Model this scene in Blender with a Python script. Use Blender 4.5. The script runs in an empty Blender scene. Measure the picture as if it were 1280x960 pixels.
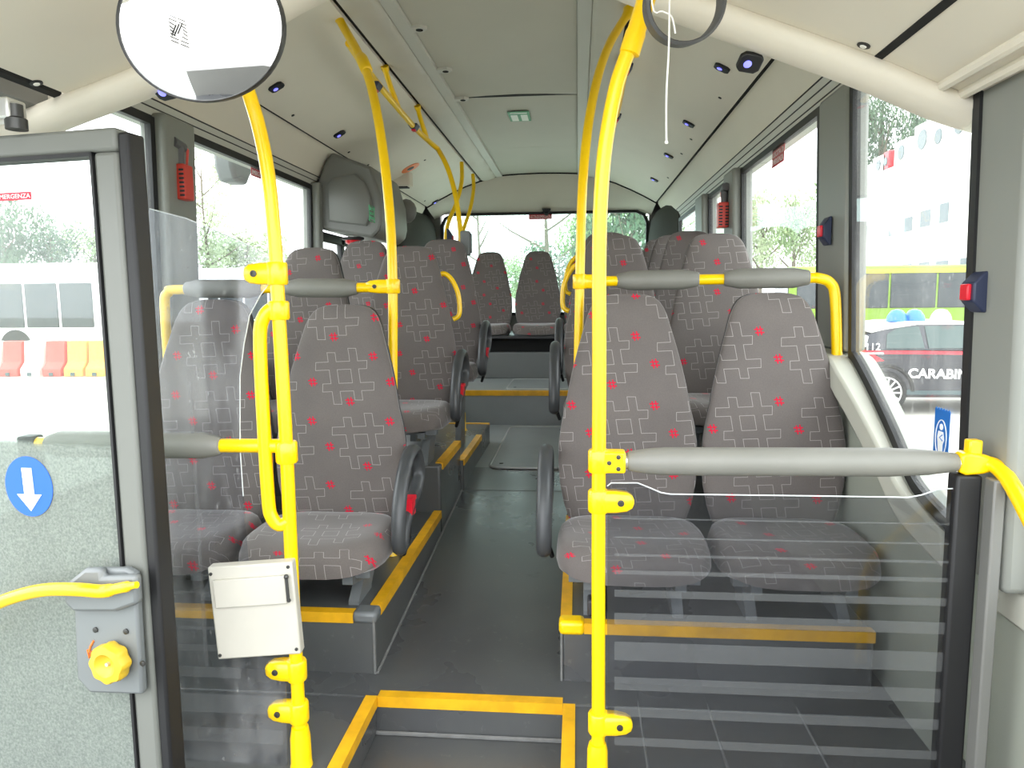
import bpy, math, random
from mathutils import Vector, Matrix
R_ = math.radians
random.seed(7)
scene = bpy.context.scene
col = scene.collection

# ------------------------------------------------------------------ camera
FOC = 900.0                      # focal length in pixels of the 1280 x 960 frame
EYE = Vector((0, 0, 1.12))
yd = Vector((82, 106, FOC)).normalized()          # bus axis, in camera space (right, up, forward)
up = Vector((-71, (FOC*FOC + 82*71)/106.0, -FOC)).normalized()
up = (up - yd*up.dot(yd)).normalized()
xd = yd.cross(up)
if xd.x < 0: xd = -xd
RW = Matrix((xd, yd, up))                        # camera space -> world
def ray(px, py): return RW @ Vector((px-640, 480-py, FOC))
def aY(px, py, Y):
    d = ray(px, py); return EYE + d*(Y/d.y)
def aX(px, py, X):
    d = ray(px, py); return EYE + d*(X/d.x)
def aZ(px, py, Z):
    d = ray(px, py); return EYE + d*((Z-EYE.z)/d.z)
def aP(px, py, p, n):
    d = ray(px, py); return EYE + d*((Vector(p)-EYE).dot(Vector(n))/d.dot(Vector(n)))
cam = bpy.data.cameras.new('camera')
cam.sensor_width = 36.0; cam.lens = FOC/1280*36.0; cam.clip_start = .05; cam.clip_end = 600
camo = bpy.data.objects.new('camera', cam); col.objects.link(camo)
cx, cy, cz = RW @ Vector((1,0,0)), RW @ Vector((0,1,0)), RW @ Vector((0,0,-1))
camo.matrix_world = Matrix(((cx.x,cy.x,cz.x,EYE.x),(cx.y,cy.y,cz.y,EYE.y),(cx.z,cy.z,cz.z,EYE.z),(0,0,0,1)))
scene.camera = camo

# ------------------------------------------------------------------ mesh helpers
class MB:
    def __init__(s): s.v=[]; s.f=[]; s.uv=None; s.mi=[]
    def add(s, vs, fs):
        b=len(s.v); s.v += [Vector(p) for p in vs]; s.f += [tuple(i+b for i in f) for f in fs]; return s
    def box(s, a, b, M=None):
        (x0,y0,z0),(x1,y1,z1)=a,b
        vs=[(x0,y0,z0),(x1,y0,z0),(x1,y1,z0),(x0,y1,z0),(x0,y0,z1),(x1,y0,z1),(x1,y1,z1),(x0,y1,z1)]
        if M: vs=[M@Vector(p) for p in vs]
        return s.add(vs,[(0,3,2,1),(4,5,6,7),(0,1,5,4),(1,2,6,5),(2,3,7,6),(3,0,4,7)])
    def cbox(s, c, d, M=None):
        c=Vector(c); h=Vector(d)/2
        if M is None: return s.box(c-h,c+h)
        return s.box(-h,h,Matrix.Translation(c)@M.to_4x4())
    def prism(s, poly, axis, a, b, tf=None):
        """polygon in the two other axes, extruded along axis from a to b (ccw or cw both fine)"""
        n=len(poly)
        def P(p,t):
            return {'x':(t,p[0],p[1]),'y':(p[0],t,p[1]),'z':(p[0],p[1],t)}[axis]
        vs=[P(p,a) for p in poly]+[P(p,b) for p in poly]
        if tf: vs=[tf(Vector(p)) for p in vs]
        fs=[tuple(range(n))[::-1], tuple(range(n,2*n))]+[(i,(i+1)%n,(i+1)%n+n,i+n) for i in range(n)]
        ar=sum(poly[i][0]*poly[(i+1)%n][1]-poly[(i+1)%n][0]*poly[i][1] for i in range(n))
        if (ar<0) ^ (axis=='y') ^ (b<a): fs=[f[::-1] for f in fs]
        return s.add(vs,fs)
    def ring_loft(s, rings, cap=True, closed=False):
        n=len(rings[0]); b=len(s.v)
        for r in rings: s.v += [Vector(p) for p in r]
        m=len(rings)
        for i in range(m if closed else m-1):
            j=(i+1)%m
            for k in range(n):
                l=(k+1)%n
                s.f.append((b+i*n+k,b+i*n+l,b+j*n+l,b+j*n+k))
        if cap and not closed:
            s.f.append(tuple(b+k for k in range(n))[::-1]); s.f.append(tuple(b+(m-1)*n+k for k in range(n)))
        return s
    def tube(s, pts, r, seg=12, sub=0, flat=1.0, closed=False, up0=None):
        P=[Vector(p) for p in pts]
        if sub: P=catmull(P,sub,closed)
        n=len(P); rs=r if isinstance(r,(list,tuple)) else [r]*n
        if isinstance(r,(list,tuple)) and sub: rs=[r[min(len(r)-1,int(round(i*(len(r)-1)/(n-1))))] for i in range(n)]
        T=[]
        for i in range(n):
            a=P[(i-1)%n] if (closed or i>0) else P[i]
            b=P[(i+1)%n] if (closed or i<n-1) else P[i]
            T.append((b-a).normalized())
        N=Vector(up0) if up0 else (Vector((0,0,1)) if abs(T[0].z)<.9 else Vector((1,0,0)))
        N=(N-T[0]*N.dot(T[0])).normalized()
        rings=[]
        for i in range(n):
            N=(N-T[i]*N.dot(T[i])).normalized(); B=T[i].cross(N)
            rings.append([P[i]+(N*math.cos(2*math.pi*k/seg)*flat+B*math.sin(2*math.pi*k/seg))*rs[i] for k in range(seg)])
        return s.ring_loft(rings,True,closed)
    def cyl(s, a, b, r, seg=16, r2=None): return s.tube([a,b],[r,r if r2 is None else r2],seg)
    def lathe(s, prof, c, axis=(0,0,1), seg=24):
        """prof: list of (radius, height along axis)"""
        A=Vector(axis).normalized(); U=A.orthogonal().normalized(); W=A.cross(U); c=Vector(c)
        return s.ring_loft([[c+A*h+(U*math.cos(2*math.pi*k/seg)+W*math.sin(2*math.pi*k/seg))*max(r,1e-5) for k in range(seg)] for r,h in prof])
    def ball(s, c, r, seg=12, sq=(1,1,1)):
        c=Vector(c); m=seg//2
        return s.ring_loft([[c+Vector((r*sq[0]*math.sin(math.pi*max(i,.02)/m if i<m else math.pi*.996)*math.cos(2*math.pi*k/seg),r*sq[1]*math.sin(math.pi*max(i,.02)/m if i<m else math.pi*.996)*math.sin(2*math.pi*k/seg),-r*sq[2]*math.cos(math.pi*i/m))) for k in range(seg)] for i in range(m+1)])
    def mesh(s, name, off=Vector((0,0,0)), smooth=40):
        me=bpy.data.meshes.new(name)
        me.from_pydata([p-off for p in s.v],[],s.f)
        if s.uv:
            ul=me.uv_layers.new(name='UVMap')
            for l in me.loops: ul.data[l.index].uv=s.uv[l.vertex_index]
        me.update()
        if smooth:
            me.shade_smooth(); me.set_sharp_from_angle(angle=R_(smooth))
        return me
    def build(s, name, mat, parent=None, bevel=0, smooth=40, local=False, seg=2):
        if parent is None:
            xs=[p.x for p in s.v]; ys=[p.y for p in s.v]; zs=[p.z for p in s.v]
            off=Vector(((min(xs)+max(xs))/2,(min(ys)+max(ys))/2,min(zs)))
        elif local: off=Vector((0,0,0))
        else:
            off=Vector((0,0,0)); q=parent
            while q: off=off+q.location; q=q.parent
        me=s.mesh(name,off,smooth)
        o=bpy.data.objects.new(name,me); col.objects.link(o)
        if parent is None: o.location=off
        else: o.parent=parent
        me.materials.append(mat)
        if bevel:
            m=o.modifiers.new('bevel','BEVEL'); m.width=bevel; m.segments=seg; m.limit_method='ANGLE'; m.angle_limit=R_(35)
        return o
def catmull(P,sub,closed=False):
    n=len(P); out=[]
    for i in range(n if closed else n-1):
        if closed: p0,p1,p2,p3=P[i-1],P[i],P[(i+1)%n],P[(i+2)%n]
        else: p0,p1,p2,p3=P[max(i-1,0)],P[i],P[i+1],P[min(i+2,n-1)]
        for k in range(sub):
            t=k/sub
            out.append(.5*((2*p1)+(p2-p0)*t+(2*p0-5*p1+4*p2-p3)*t*t+(3*p1-p0-3*p2+p3)*t**3))
    if not closed: out.append(P[-1].copy())
    return out
def tag(o,label=None,cat=None,group=None,kind=None):
    if label: o['label']=label
    if cat: o['category']=cat
    if group: o['group']=group
    if kind: o['kind']=kind
    return o
def thing(name,label,cat,loc=(0,0,0),rz=0,group=None):
    o=bpy.data.objects.new(name,None); col.objects.link(o); o.empty_display_size=.05
    o.location=loc; o.rotation_euler=(0,0,rz); tag(o,label,cat,group); return o
def struct(name,mb,mat,**k):
    o=mb.build(name,mat,**k); o['kind']='structure'; return o
def text_mb(txt,size,depth,M,align='CENTER',bold=0):
    cu=bpy.data.curves.new('lettering','FONT'); cu.body=txt; cu.size=size; cu.extrude=depth; cu.align_x=align; cu.align_y='CENTER'; cu.resolution_u=3; cu.offset=bold
    ob=bpy.data.objects.new('lettering',cu); me=bpy.data.meshes.new_from_object(ob)
    m=MB(); m.add([M@v.co for v in me.vertices],[tuple(p.vertices) for p in me.polygons])
    bpy.data.objects.remove(ob); bpy.data.curves.remove(cu); bpy.data.meshes.remove(me)
    return m
def fit_text(txt,w,h,depth,Mx):
    m=text_mb(txt,1,.0001,Matrix.Identity(4)); xs=[p.x for p in m.v]; ys=[p.y for p in m.v]
    cx_,cy_=(min(xs)+max(xs))/2,(min(ys)+max(ys))/2; kx,ky=w/(max(xs)-min(xs)),h/(max(ys)-min(ys))
    m.v=[Mx@Vector(((p.x-cx_)*kx,(p.y-cy_)*ky,depth if p.z>0 else 0)) for p in m.v]; return m
def face_M(loc,right,upv):
    r=Vector(right).normalized(); u=Vector(upv).normalized(); n=r.cross(u)
    return Matrix(((r.x,u.x,n.x,loc[0]),(r.y,u.y,n.y,loc[1]),(r.z,u.z,n.z,loc[2]),(0,0,0,1)))

# ------------------------------------------------------------------ materials
def lin(c):
    return tuple((x/255/12.92 if x/255<=.04045 else ((x/255+.055)/1.055)**2.4) for x in c)
class S:
    """socket wrapper so shader maths reads like maths"""
    def __init__(s,nt,k): s.nt=nt; s.k=k
    def _m(s,op,*a):
        n=s.nt.nodes.new('ShaderNodeMath'); n.operation=op
        for i,x in enumerate((s,)+a):
            if isinstance(x,S): s.nt.links.new(x.k,n.inputs[i])
            else: n.inputs[i].default_value=x
        return S(s.nt,n.outputs[0])
    def __add__(s,o): return s._m('ADD',o)
    def __sub__(s,o): return s._m('SUBTRACT',o)
    def __mul__(s,o): return s._m('MULTIPLY',o)
    def abs(s): return s._m('ABSOLUTE')
    def floor(s): return s._m('FLOOR')
    def fract(s): return s._m('FRACT')
    def max(s,o): return s._m('MAXIMUM',o)
    def min(s,o): return s._m('MINIMUM',o)
    def lt(s,o): return s._m('LESS_THAN',o)
    def gt(s,o): return s._m('GREATER_THAN',o)
    def pow(s,o): return s._m('POWER',o)
    def clamp(s): n=s._m('ADD',0.0); n.k.node.use_clamp=True; return n
def new_mat(name):
    m=bpy.data.materials.new(name); m.use_nodes=True; nt=m.node_tree; nt.nodes.clear()
    out=nt.nodes.new('ShaderNodeOutputMaterial'); return m,nt,out
def noise(nt,scale,detail=3,coord='Object',stretch=None,rough=.55):
    tc=nt.nodes.new('ShaderNodeTexCoord'); n=nt.nodes.new('ShaderNodeTexNoise')
    n.inputs['Scale'].default_value=scale; n.inputs['Detail'].default_value=detail; n.inputs['Roughness'].default_value=rough
    if stretch:
        mp=nt.nodes.new('ShaderNodeMapping'); mp.inputs['Scale'].default_value=stretch
        nt.links.new(tc.outputs[coord],mp.inputs[0]); nt.links.new(mp.outputs[0],n.inputs['Vector'])
    else: nt.links.new(tc.outputs[coord],n.inputs['Vector'])
    return S(nt,n.outputs['Fac'])
def mixc(nt,f,a,b):
    n=nt.nodes.new('ShaderNodeMix'); n.data_type='RGBA'
    if isinstance(f,S): nt.links.new(f.k,n.inputs[0])
    else: n.inputs[0].default_value=f
    for i,c in ((6,a),(7,b)):
        if isinstance(c,S): nt.links.new(c.k,n.inputs[i])
        else: n.inputs[i].default_value=(*c,1)
    return S(nt,n.outputs[2])
def ramp(f,a,b): return ((f-a)*(1/(b-a))).clamp()
def pbr(name,rgb,rough=.5,metal=0,var=0,vscale=6,bump=0,bscale=80,spec=.5,rgb2=None,coat=0,emit=None,stretch=None):
    m,nt,out=new_mat(name); b=nt.nodes.new('ShaderNodeBsdfPrincipled'); nt.links.new(b.outputs[0],out.inputs[0])
    c=lin(rgb); b.inputs['Base Color'].default_value=(*c,1); b.inputs['Roughness'].default_value=rough
    b.inputs['Metallic'].default_value=metal; b.inputs['Specular IOR Level'].default_value=spec; b.inputs['Coat Weight'].default_value=coat
    if var or rgb2:
        c2=lin(rgb2) if rgb2 else tuple(x*(1-var) for x in c)
        f=ramp(noise(nt,vscale,4,stretch=stretch),.38,.66)
        nt.links.new(mixc(nt,f,c,c2).k,b.inputs['Base Color'])
    if bump:
        h=noise(nt,bscale,2); bn=nt.nodes.new('ShaderNodeBump'); bn.inputs['Strength'].default_value=bump; bn.inputs['Distance'].default_value=.002
        nt.links.new(h.k,bn.inputs['Height']); nt.links.new(bn.outputs[0],b.inputs['Normal'])
    if emit:
        b.inputs['Emission Color'].default_value=(*lin(emit[0]),1); b.inputs['Emission Strength'].default_value=emit[1]
    return m
def glass(name,tint=(.97,.99,.98),dust=.05,dvar=.12,scale=9,stretch=(1,1,1),dcol=(.9,.9,.88),refl=1.0,speck=0,painted_haze=None):
    m,nt,out=new_mat(name)
    tr=nt.nodes.new('ShaderNodeBsdfTransparent'); tr.inputs[0].default_value=(*tint,1)
    gl=nt.nodes.new('ShaderNodeBsdfGlossy'); gl.inputs['Roughness'].default_value=.015
    ge=nt.nodes.new('ShaderNodeNewGeometry'); dt=nt.nodes.new('ShaderNodeVectorMath'); dt.operation='DOT_PRODUCT'
    nt.links.new(ge.outputs['Incoming'],dt.inputs[0]); nt.links.new(ge.outputs['Normal'],dt.inputs[1])
    c=S(nt,dt.outputs['Value']).abs()
    fr=((c*-1.0+1.0).pow(5.0)*.9+.035)*refl
    m1=nt.nodes.new('ShaderNodeMixShader'); nt.links.new(fr.k,m1.inputs[0]); nt.links.new(tr.outputs[0],m1.inputs[1]); nt.links.new(gl.outputs[0],m1.inputs[2])
    df=nt.nodes.new('ShaderNodeBsdfDiffuse'); df.inputs[0].default_value=(*dcol,1)
    tl=nt.nodes.new('ShaderNodeBsdfTranslucent'); tl.inputs[0].default_value=(*dcol,1)
    m2=nt.nodes.new('ShaderNodeMixShader'); m2.inputs[0].default_value=.55; nt.links.new(df.outputs[0],m2.inputs[1]); nt.links.new(tl.outputs[0],m2.inputs[2])
    f=ramp(noise(nt,scale,5,stretch=stretch,rough=.65),.45,.72)*dvar+dust
    if speck:
        f=f+ramp(noise(nt,scale*14,2,stretch=(1,1,.45)),.66,.74)*speck
    if painted_haze:                                  # ground reflection and haze painted as a speckled film below a set height
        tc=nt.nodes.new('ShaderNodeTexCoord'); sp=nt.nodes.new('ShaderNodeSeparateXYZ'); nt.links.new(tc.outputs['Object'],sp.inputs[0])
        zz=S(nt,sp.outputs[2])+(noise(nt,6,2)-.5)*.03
        low=ramp(zz,painted_haze[0]+.012,painted_haze[0]); f=f+low*painted_haze[1]
        sk=ramp(noise(nt,170,2,rough=.7),.3,.72); dc=mixc(nt,sk,painted_haze[2],painted_haze[3])
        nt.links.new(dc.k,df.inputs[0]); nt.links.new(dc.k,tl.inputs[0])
    m3=nt.nodes.new('ShaderNodeMixShader'); nt.links.new(f.clamp().k,m3.inputs[0]); nt.links.new(m1.outputs[0],m3.inputs[1]); nt.links.new(m2.outputs[0],m3.inputs[2])
    nt.links.new(m3.outputs[0],out.inputs[0]); return m
def veil(name,rgb,alpha):
    m,nt,out=new_mat(name)
    tr=nt.nodes.new('ShaderNodeBsdfTransparent'); df=nt.nodes.new('ShaderNodeBsdfDiffuse'); df.inputs[0].default_value=(*lin(rgb),1)
    mx=nt.nodes.new('ShaderNodeMixShader'); mx.inputs[0].default_value=alpha
    nt.links.new(tr.outputs[0],mx.inputs[1]); nt.links.new(df.outputs[0],mx.inputs[2]); nt.links.new(mx.outputs[0],out.inputs[0]); return m
def fabric_mat():
    m,nt,out=new_mat('seat_fabric'); b=nt.nodes.new('ShaderNodeBsdfPrincipled'); nt.links.new(b.outputs[0],out.inputs[0])
    uv=nt.nodes.new('ShaderNodeUVMap'); sp=nt.nodes.new('ShaderNodeSeparateXYZ'); nt.links.new(uv.outputs[0],sp.inputs[0])
    oi=nt.nodes.new('ShaderNodeObjectInfo'); rnd=S(nt,oi.outputs['Random'])
    u=S(nt,sp.outputs[0])+rnd*.9; v=S(nt,sp.outputs[1])+(rnd*7.3).fract()*.7
    TU,TV,SH=.272,.226,-.27
    cu=((u-v*SH)*(1/TU)).fract()-.5; cv=(v*(1/TV)).fract()-.5
    y=cv*TV; x=cu*TU+y*SH
    def hash_sdf(x,y,gap,hw,ln,slant):
        xs=x+y*slant; ys=y-x*.04
        d=None
        for s in (-1,1):
            a=((xs-s*gap).abs()-hw).max((y-s*gap*.2).abs()-ln)
            c=((ys-s*gap).abs()-hw).max((x+s*gap*.35).abs()-ln)
            d=a if d is None else d.min(a)
            d=d.min(c)
        return d
    big=hash_sdf(x,y,.038,.0140,.090,.16)
    line=big.abs().lt(.00085)
    r1=hash_sdf(x-.098,y-.070,.0055,.0022,.0145,.2).lt(0.0)
    r2=hash_sdf(x+.112,y+.02,.0055,.0022,.0145,.2).lt(0.0)
    r3=hash_sdf(x-.02,y+.088,.0055,.0022,.0145,.2).lt(0.0)
    red=r1.max(r2).max(r3*(rnd.gt(.3)))
    wv=noise(nt,4,3); fine=noise(nt,260,1)
    base=mixc(nt,ramp(wv,.3,.7),lin((114,107,104)),lin((102,96,94)))
    base=mixc(nt,fine*.35,base,lin((76,72,69)))
    c1=mixc(nt,line*.44,base,lin((196,190,188)))
    c2=mixc(nt,red*.95,c1,lin((196,22,56)))
    nt.links.new(c2.k,b.inputs['Base Color']); b.inputs['Roughness'].default_value=.9; b.inputs['Specular IOR Level'].default_value=.15
    b.inputs['Sheen Weight'].default_value=.35; b.inputs['Sheen Roughness'].default_value=.4
    bn=nt.nodes.new('ShaderNodeBump'); bn.inputs['Strength'].default_value=.15; bn.inputs['Distance'].default_value=.001
    nt.links.new(fine.k,bn.inputs['Height']); nt.links.new(bn.outputs[0],b.inputs['Normal'])
    return m
def floor_mat():
    m,nt,out=new_mat('floor_vinyl'); b=nt.nodes.new('ShaderNodeBsdfPrincipled'); nt.links.new(b.outputs[0],out.inputs[0])
    a=ramp(noise(nt,2.2,4),.35,.7); c=mixc(nt,a,lin((72,73,75)),lin((86,88,87)))
    sc=ramp(noise(nt,26,5,rough=.7),.62,.72); c=mixc(nt,sc*.25,c,lin((135,137,134)))
    dk=ramp(noise(nt,7,3),.69,.74); c=mixc(nt,dk*.35,c,lin((45,46,48)))
    nt.links.new(c.k,b.inputs['Base Color'])
    r=a*.12+.24; nt.links.new(r.k,b.inputs['Roughness'])
    h=noise(nt,140,2); bn=nt.nodes.new('ShaderNodeBump'); bn.inputs['Strength'].default_value=.12; bn.inputs['Distance'].default_value=.001
    nt.links.new(h.k,bn.inputs['Height']); nt.links.new(bn.outputs[0],b.inputs['Normal']); return m
M=dict(
 yellow=pbr('yellow_paint',(255,207,0),.28,var=.06,vscale=9,spec=.5,coat=.2),
 strip=pbr('yellow_nosing',(236,176,22),.45,var=.22,vscale=14),
 fabric=fabric_mat(), floor=floor_mat(), landing=pbr('landing_vinyl',(140,145,146),.35,var=.1,vscale=3),
 shell=pbr('dark_seat_shell',(58,57,59),.55,var=.1),
 arm=pbr('armrest_plastic',(62,64,66),.38,var=.08,vscale=12),
 frame=pbr('seat_frame_grey',(112,116,118),.45,metal=.2),
 dark=pbr('black_rubber',(24,24,25),.55), black=pbr('black_groove',(8,8,8),.8),
 red=pbr('red_button',(214,24,44),.35), navy=pbr('navy_plastic',(38,46,72),.45),
 cream=pbr('cream_ceiling',(226,219,204),.55,var=.05,vscale=1.6,bump=.05,bscale=300),
 centre=pbr('centre_ceiling',(188,184,170),.6,var=.05,vscale=1.5),
 rail=pbr('ceiling_rail',(196,195,186),.5), pad=pbr('padded_vinyl',(200,195,182),.5,var=.06,vscale=3),
 wall=pbr('wall_grey',(158,162,150),.5,var=.06,vscale=2), pillar=pbr('pillar_grey',(132,134,128),.5,var=.05,vscale=2),
 sill=pbr('sill_grey',(186,186,174),.5,var=.08,vscale=4), cover=pbr('cover_grey',(112,112,108),.45,var=.04,vscale=3,bump=.08,bscale=400),
 panel=pbr('box_side',(112,115,115),.5,var=.08,vscale=3),
 padgrey=pbr('grey_foam_sleeve',(122,121,114),.5,var=.06,vscale=12),
 metal=pbr('brushed_metal',(200,200,196),.35,metal=.7), screw=pbr('screw_metal',(70,70,68),.4,metal=.6),
 white=pbr('white_metal',(186,182,170),.45,var=.06,vscale=8), white2=pbr('white_vinyl',(245,245,245),.5),
 mirror=pbr('mirror_glass',(250,250,250),.02,metal=1.0),
 rim=pbr('mirror_rim',(48,48,48),.5), corner=pbr('corner_grey',(76,76,73),.85,spec=.05), ring=pbr('ring_grey',(78,78,78),.55),
 blue=pbr('blue_sticker',(26,92,200),.4), blue2=pbr('blue_sticker_dark',(20,105,185),.4),
 redst=pbr('red_sticker',(205,40,60),.5), green=pbr('green_sticker',(70,150,105),.5), mint=pbr('pale_sticker_window',(225,232,222),.5),
 holder=pbr('red_hammer_holder',(205,62,48),.45), hammer=pbr('hammer_grey',(92,92,94),.5),
 orange=pbr('orange_disc',(232,120,50),.5), cord=pbr('white_cord',(235,232,224),.8),
 led=pbr('blue_led',(120,120,255),.3,emit=((110,110,255),.35)), redlamp=pbr('red_lamp',(225,40,50),.2),
 door=pbr('door_frame_grey',(110,112,106),.45,var=.04), knob=pbr('yellow_knob',(208,172,44),.4),
 steel=pbr('lock_plate_grey',(116,120,120),.45,metal=.15,var=.04),
 hatch=pbr('hatch_grey',(134,139,140),.4,var=.1,vscale=4), hrim=pbr('hatch_rim',(190,192,190),.4,metal=.5),
 seam=pbr('floor_weld',(118,119,118),.5,var=.2,vscale=30),
 pane=glass('window_glass',dust=.014,dvar=.035,scale=5,stretch=(1,1,.5),speck=.06,refl=.45),
 rearpane=glass('rear_window_glass',tint=(.84,.96,.92),dust=.03,dvar=.03),
 dirty=glass('dirty_front_glass',tint=(.96,.98,.97),dust=.02,dvar=.05,scale=6,stretch=(1,2,.35),speck=.16),
 doorpane=glass('dusty_door_glass_painted_haze',tint=(.95,.98,.96),dust=.05,dvar=.07,scale=5,speck=.08,painted_haze=(.92,.66,(.30,.34,.31),(.52,.56,.51))),  # light dust, plus the lower reflection haze painted into its colour
 perspex=glass('smoked_screen',tint=(.74,.75,.77),dust=.006,dvar=.015,scale=5,stretch=(1,1,.3),refl=1.0,speck=.03),
 perspexl=glass('scratched_screen',tint=(.86,.87,.9),dust=.008,dvar=.17,scale=4.5,stretch=(1.6,1,.55),refl=1.0,speck=.2),
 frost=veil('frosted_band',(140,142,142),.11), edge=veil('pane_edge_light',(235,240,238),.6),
)
# ------------------------------------------------------------------ bus shell
CX = -.365                        # middle of the bus
def mx(x): return 2*CX-x
def strip(mb, pts, y0, y1, th=.03):
    """a shell of thickness th over the profile pts (x,z), run along the bus"""
    return mb.prism(list(pts)+[(x,z+th) for x,z in reversed(pts)],'y',y0,y1)
def mir(pts): return [(mx(x),z) for x,z in reversed(pts)]
TN=[0]
def trim(mb,mat,**k):
    TN[0]+=1; return struct('trim_%d'%TN[0],mb,mat,**k)
YC0,YC1=1.80,7.12
cove=[(.222,2.268),(.36,2.222),(.50,2.16),(.62,2.10),(.742,2.034)]
outer=[(.764,2.018),(.79,1.975),(.815,1.925),(.836,1.872)]
ribs=[(.838,1.868),(.850,1.846),(.851,1.842),(.860,1.818),(.861,1.814),(.868,1.792)]
# floor: aisle ramp, step well, side floors, rear landing
fl=MB()
fl.prism([(1.89,0),(4.0,.17),(5.41,.17),(5.41,-.3),(1.89,-.3)],'x',-1.62,.88)
fl.box((-1.62,-1.3,-.3),(-.035,1.89,-.11))
fl.box((-1.62,1.42,-.11),(-.57,1.89,0)); fl.box((-.035,-1.3,-.3),(.94,1.89,0))
struct('floor',fl,M['floor'],bevel=.006)
fl=MB(); fl.box((-1.62,5.41,-.3),(.88,7.5,.43)); fl.box((-1.62,4.0,.0),(.88,5.41,.1705)); struct('floor.001',fl,M['landing'],bevel=.003)
# lower walls with the window sills
RB=[(-.7,.50),(1.50,.50),(1.69,.55),(1.90,.60),(1.99,.645),(2.07,.71),(2.20,.80),(2.32,.875),(2.42,.925),(2.56,.94),(7.5,.94)]
def smooth2(p,sub=4):
    q=catmull([Vector((a,b,0)) for a,b in p],sub); return [(v.x,v.y) for v in q]
RBs=[RB[0]]+smooth2(RB[1:-1],4)+[RB[-1]]
RBf=[p for p in RBs if p[0]>1.735]; RBf=[(1.735,.56)]+RBf
w=MB(); w.prism(RBf+[(7.5,-.3),(1.735,-.3)],'x',.872,.95); w.box((.938,-1.3,-.3),(1.0,1.735,.50))
w.box((.874,1.3,1.79),(.95,7.5,2.42))
struct('wall_right',w,M['wall'])
s=MB()
rings=[]
for y,z in RBf:
    xi=.81+.05*max(0,min(1,(2.35-y)/.6)); rings.append([(xi,y,z-.085),(xi,y,z),(.876,y,z+.002),(.876,y,z-.085)])
s.ring_loft(rings); s.box((.925,-1.3,.42),(.985,1.70,.502))
trim(s,M['sill'],bevel=.010)
w=MB(); w.box((-1.62,-1.36,-.4),(.98,-1.28,.45)); struct('wall_front',w,M['cover'])
w=MB(); w.box((-1.68,2.62,-.3),(-1.565,7.5,.84)); w.box((-1.68,1.62,-.3),(-1.575,2.62,.50)); w.box((-1.68,.3,1.80),(-1.604,7.5,2.42))
struct('wall_left',w,M['wall'])
s=MB(); s.box((-1.58,2.62,.80),(-1.52,4.3,.865)); trim(s,M['sill'],bevel=.012)
# rear wall, roof
w=MB(); w.box((-1.66,7.42,.43),(.93,7.52,.97)); w.box((-1.66,7.42,2.0),(.93,7.52,2.42)); w.box((-1.66,7.42,.97),(-1.40,7.52,2.0)); w.box((.71,7.42,.97),(.93,7.52,2.0))
struct('wall_rear',w,M['cover'])
# ceiling
c=MB(); strip(c,cove,YC0,YC1); strip(c,mir(cove),YC0,YC1); strip(c,outer,YC0,YC1); strip(c,mir(outer),YC0,YC1)
c.box((-1.68,.55,2.42),(.95,7.52,2.47))
# rear dome down to the rear window
prof=[(.745,2.03),(.62,2.10),(.50,2.16),(.36,2.222),(.215,2.27),(.06,2.31),(0,2.32),(-.18,2.33),(CX,2.333)]
prof=prof+[(mx(x),z) for x,z in reversed(prof[:-1])]
A=[(x,YC1+.002,z-.004) for x,z in prof]
def rz(x): 
    t=abs(x-CX)/1.11; return 2.0-.055*max(0,(t-.86)/.14)**1.6
B=[(CX+(x-CX)*.985,7.42,rz(x)) for x,z in prof]
Mid=[((a[0]+b[0])/2,7.20,a[2]*.62+b[2]*.38) for a,b in zip(A,B)]
n=len(A); vs=A+Mid+B; vs2=[(x,y+.02,z+.03) for x,y,z in vs]
fs=[]
for r in range(2):
    for i in range(n-1): fs.append((r*n+i,r*n+i+1,(r+1)*n+i+1,(r+1)*n+i))
c.add(vs,fs); c.add(vs2,[f[::-1] for f in fs])
struct('ceiling',c,M['cream'])
g=MB(); pts=[Vector((x,YC1-.004,z-.006)) for x,z in prof]; g.tube(pts,.006,6); trim(g,M['black'])
# centre panels, rails, padded strips, grooves
c=MB()
for a,b in ((YC0,2.92),(2.945,4.42)):
    strip(c,[(-.725,2.318),(-.55,2.326),(CX,2.329),(-.18,2.326),(-.005,2.318)],a,b)
strip(c,[(-.725,2.322),(CX,2.333),(-.005,2.322)],4.455,5.93); strip(c,[(-.725,2.324),(CX,2.334),(-.005,2.324)],5.94,YC1)
trim(c,M['centre'])
g=MB(); g.box((-.73,YC0,2.352),(0,YC1,2.37)); 
for a in (.2,.745): 
    z=2.285 if a<.5 else 2.04
    g.box((a-.004,YC0,z),(a+.026,YC1,z+.02)); g.box((mx(a+.026),YC0,z),(mx(a-.004),YC1,z+.02))
g.box((-.728,4.418,2.326),(-.002,4.457,2.345)); g.box((-.728,2.92,2.326),(-.002,2.945,2.345))
trim(g,M['black'])
rl=[(-.004,2.318),(0,2.306),(.055,2.300),(.06,2.306)]
r=MB(); strip(r,rl,YC0,YC1); strip(r,mir(rl),YC0,YC1); trim(r,M['rail'])
p=MB()
for side in (0,1):
    rings=[]
    N=56
    for i in range(N+1):
        y=YC0+(YC1-YC0)*i/N
        pk=.004*math.sin(y*17+side)+.003*math.sin(y*41+2*side)
        q=[(.06,2.302),(.085,2.288-pk),(.13,2.276+pk),(.175,2.268-pk),(.198,2.272),(.198,2.30),(.06,2.33)]
        if side: q=[(mx(x),z) for x,z in q]
        rings.append([(x,y,z) for x,z in q])
    p.ring_loft(rings)
trim(p,M['pad'],smooth=60)
rb=MB(); strip(rb,ribs,YC0,7.3); strip(rb,mir(ribs),YC0,7.3); trim(rb,M['rail'])
g=MB()
for a,b in ((.8365,1.870),(.8505,1.844),(.8605,1.816)):
    for x in (a,mx(a)): g.box((x-.002,YC0,b-.002),(x+.002,7.2,b+.0025))
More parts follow.
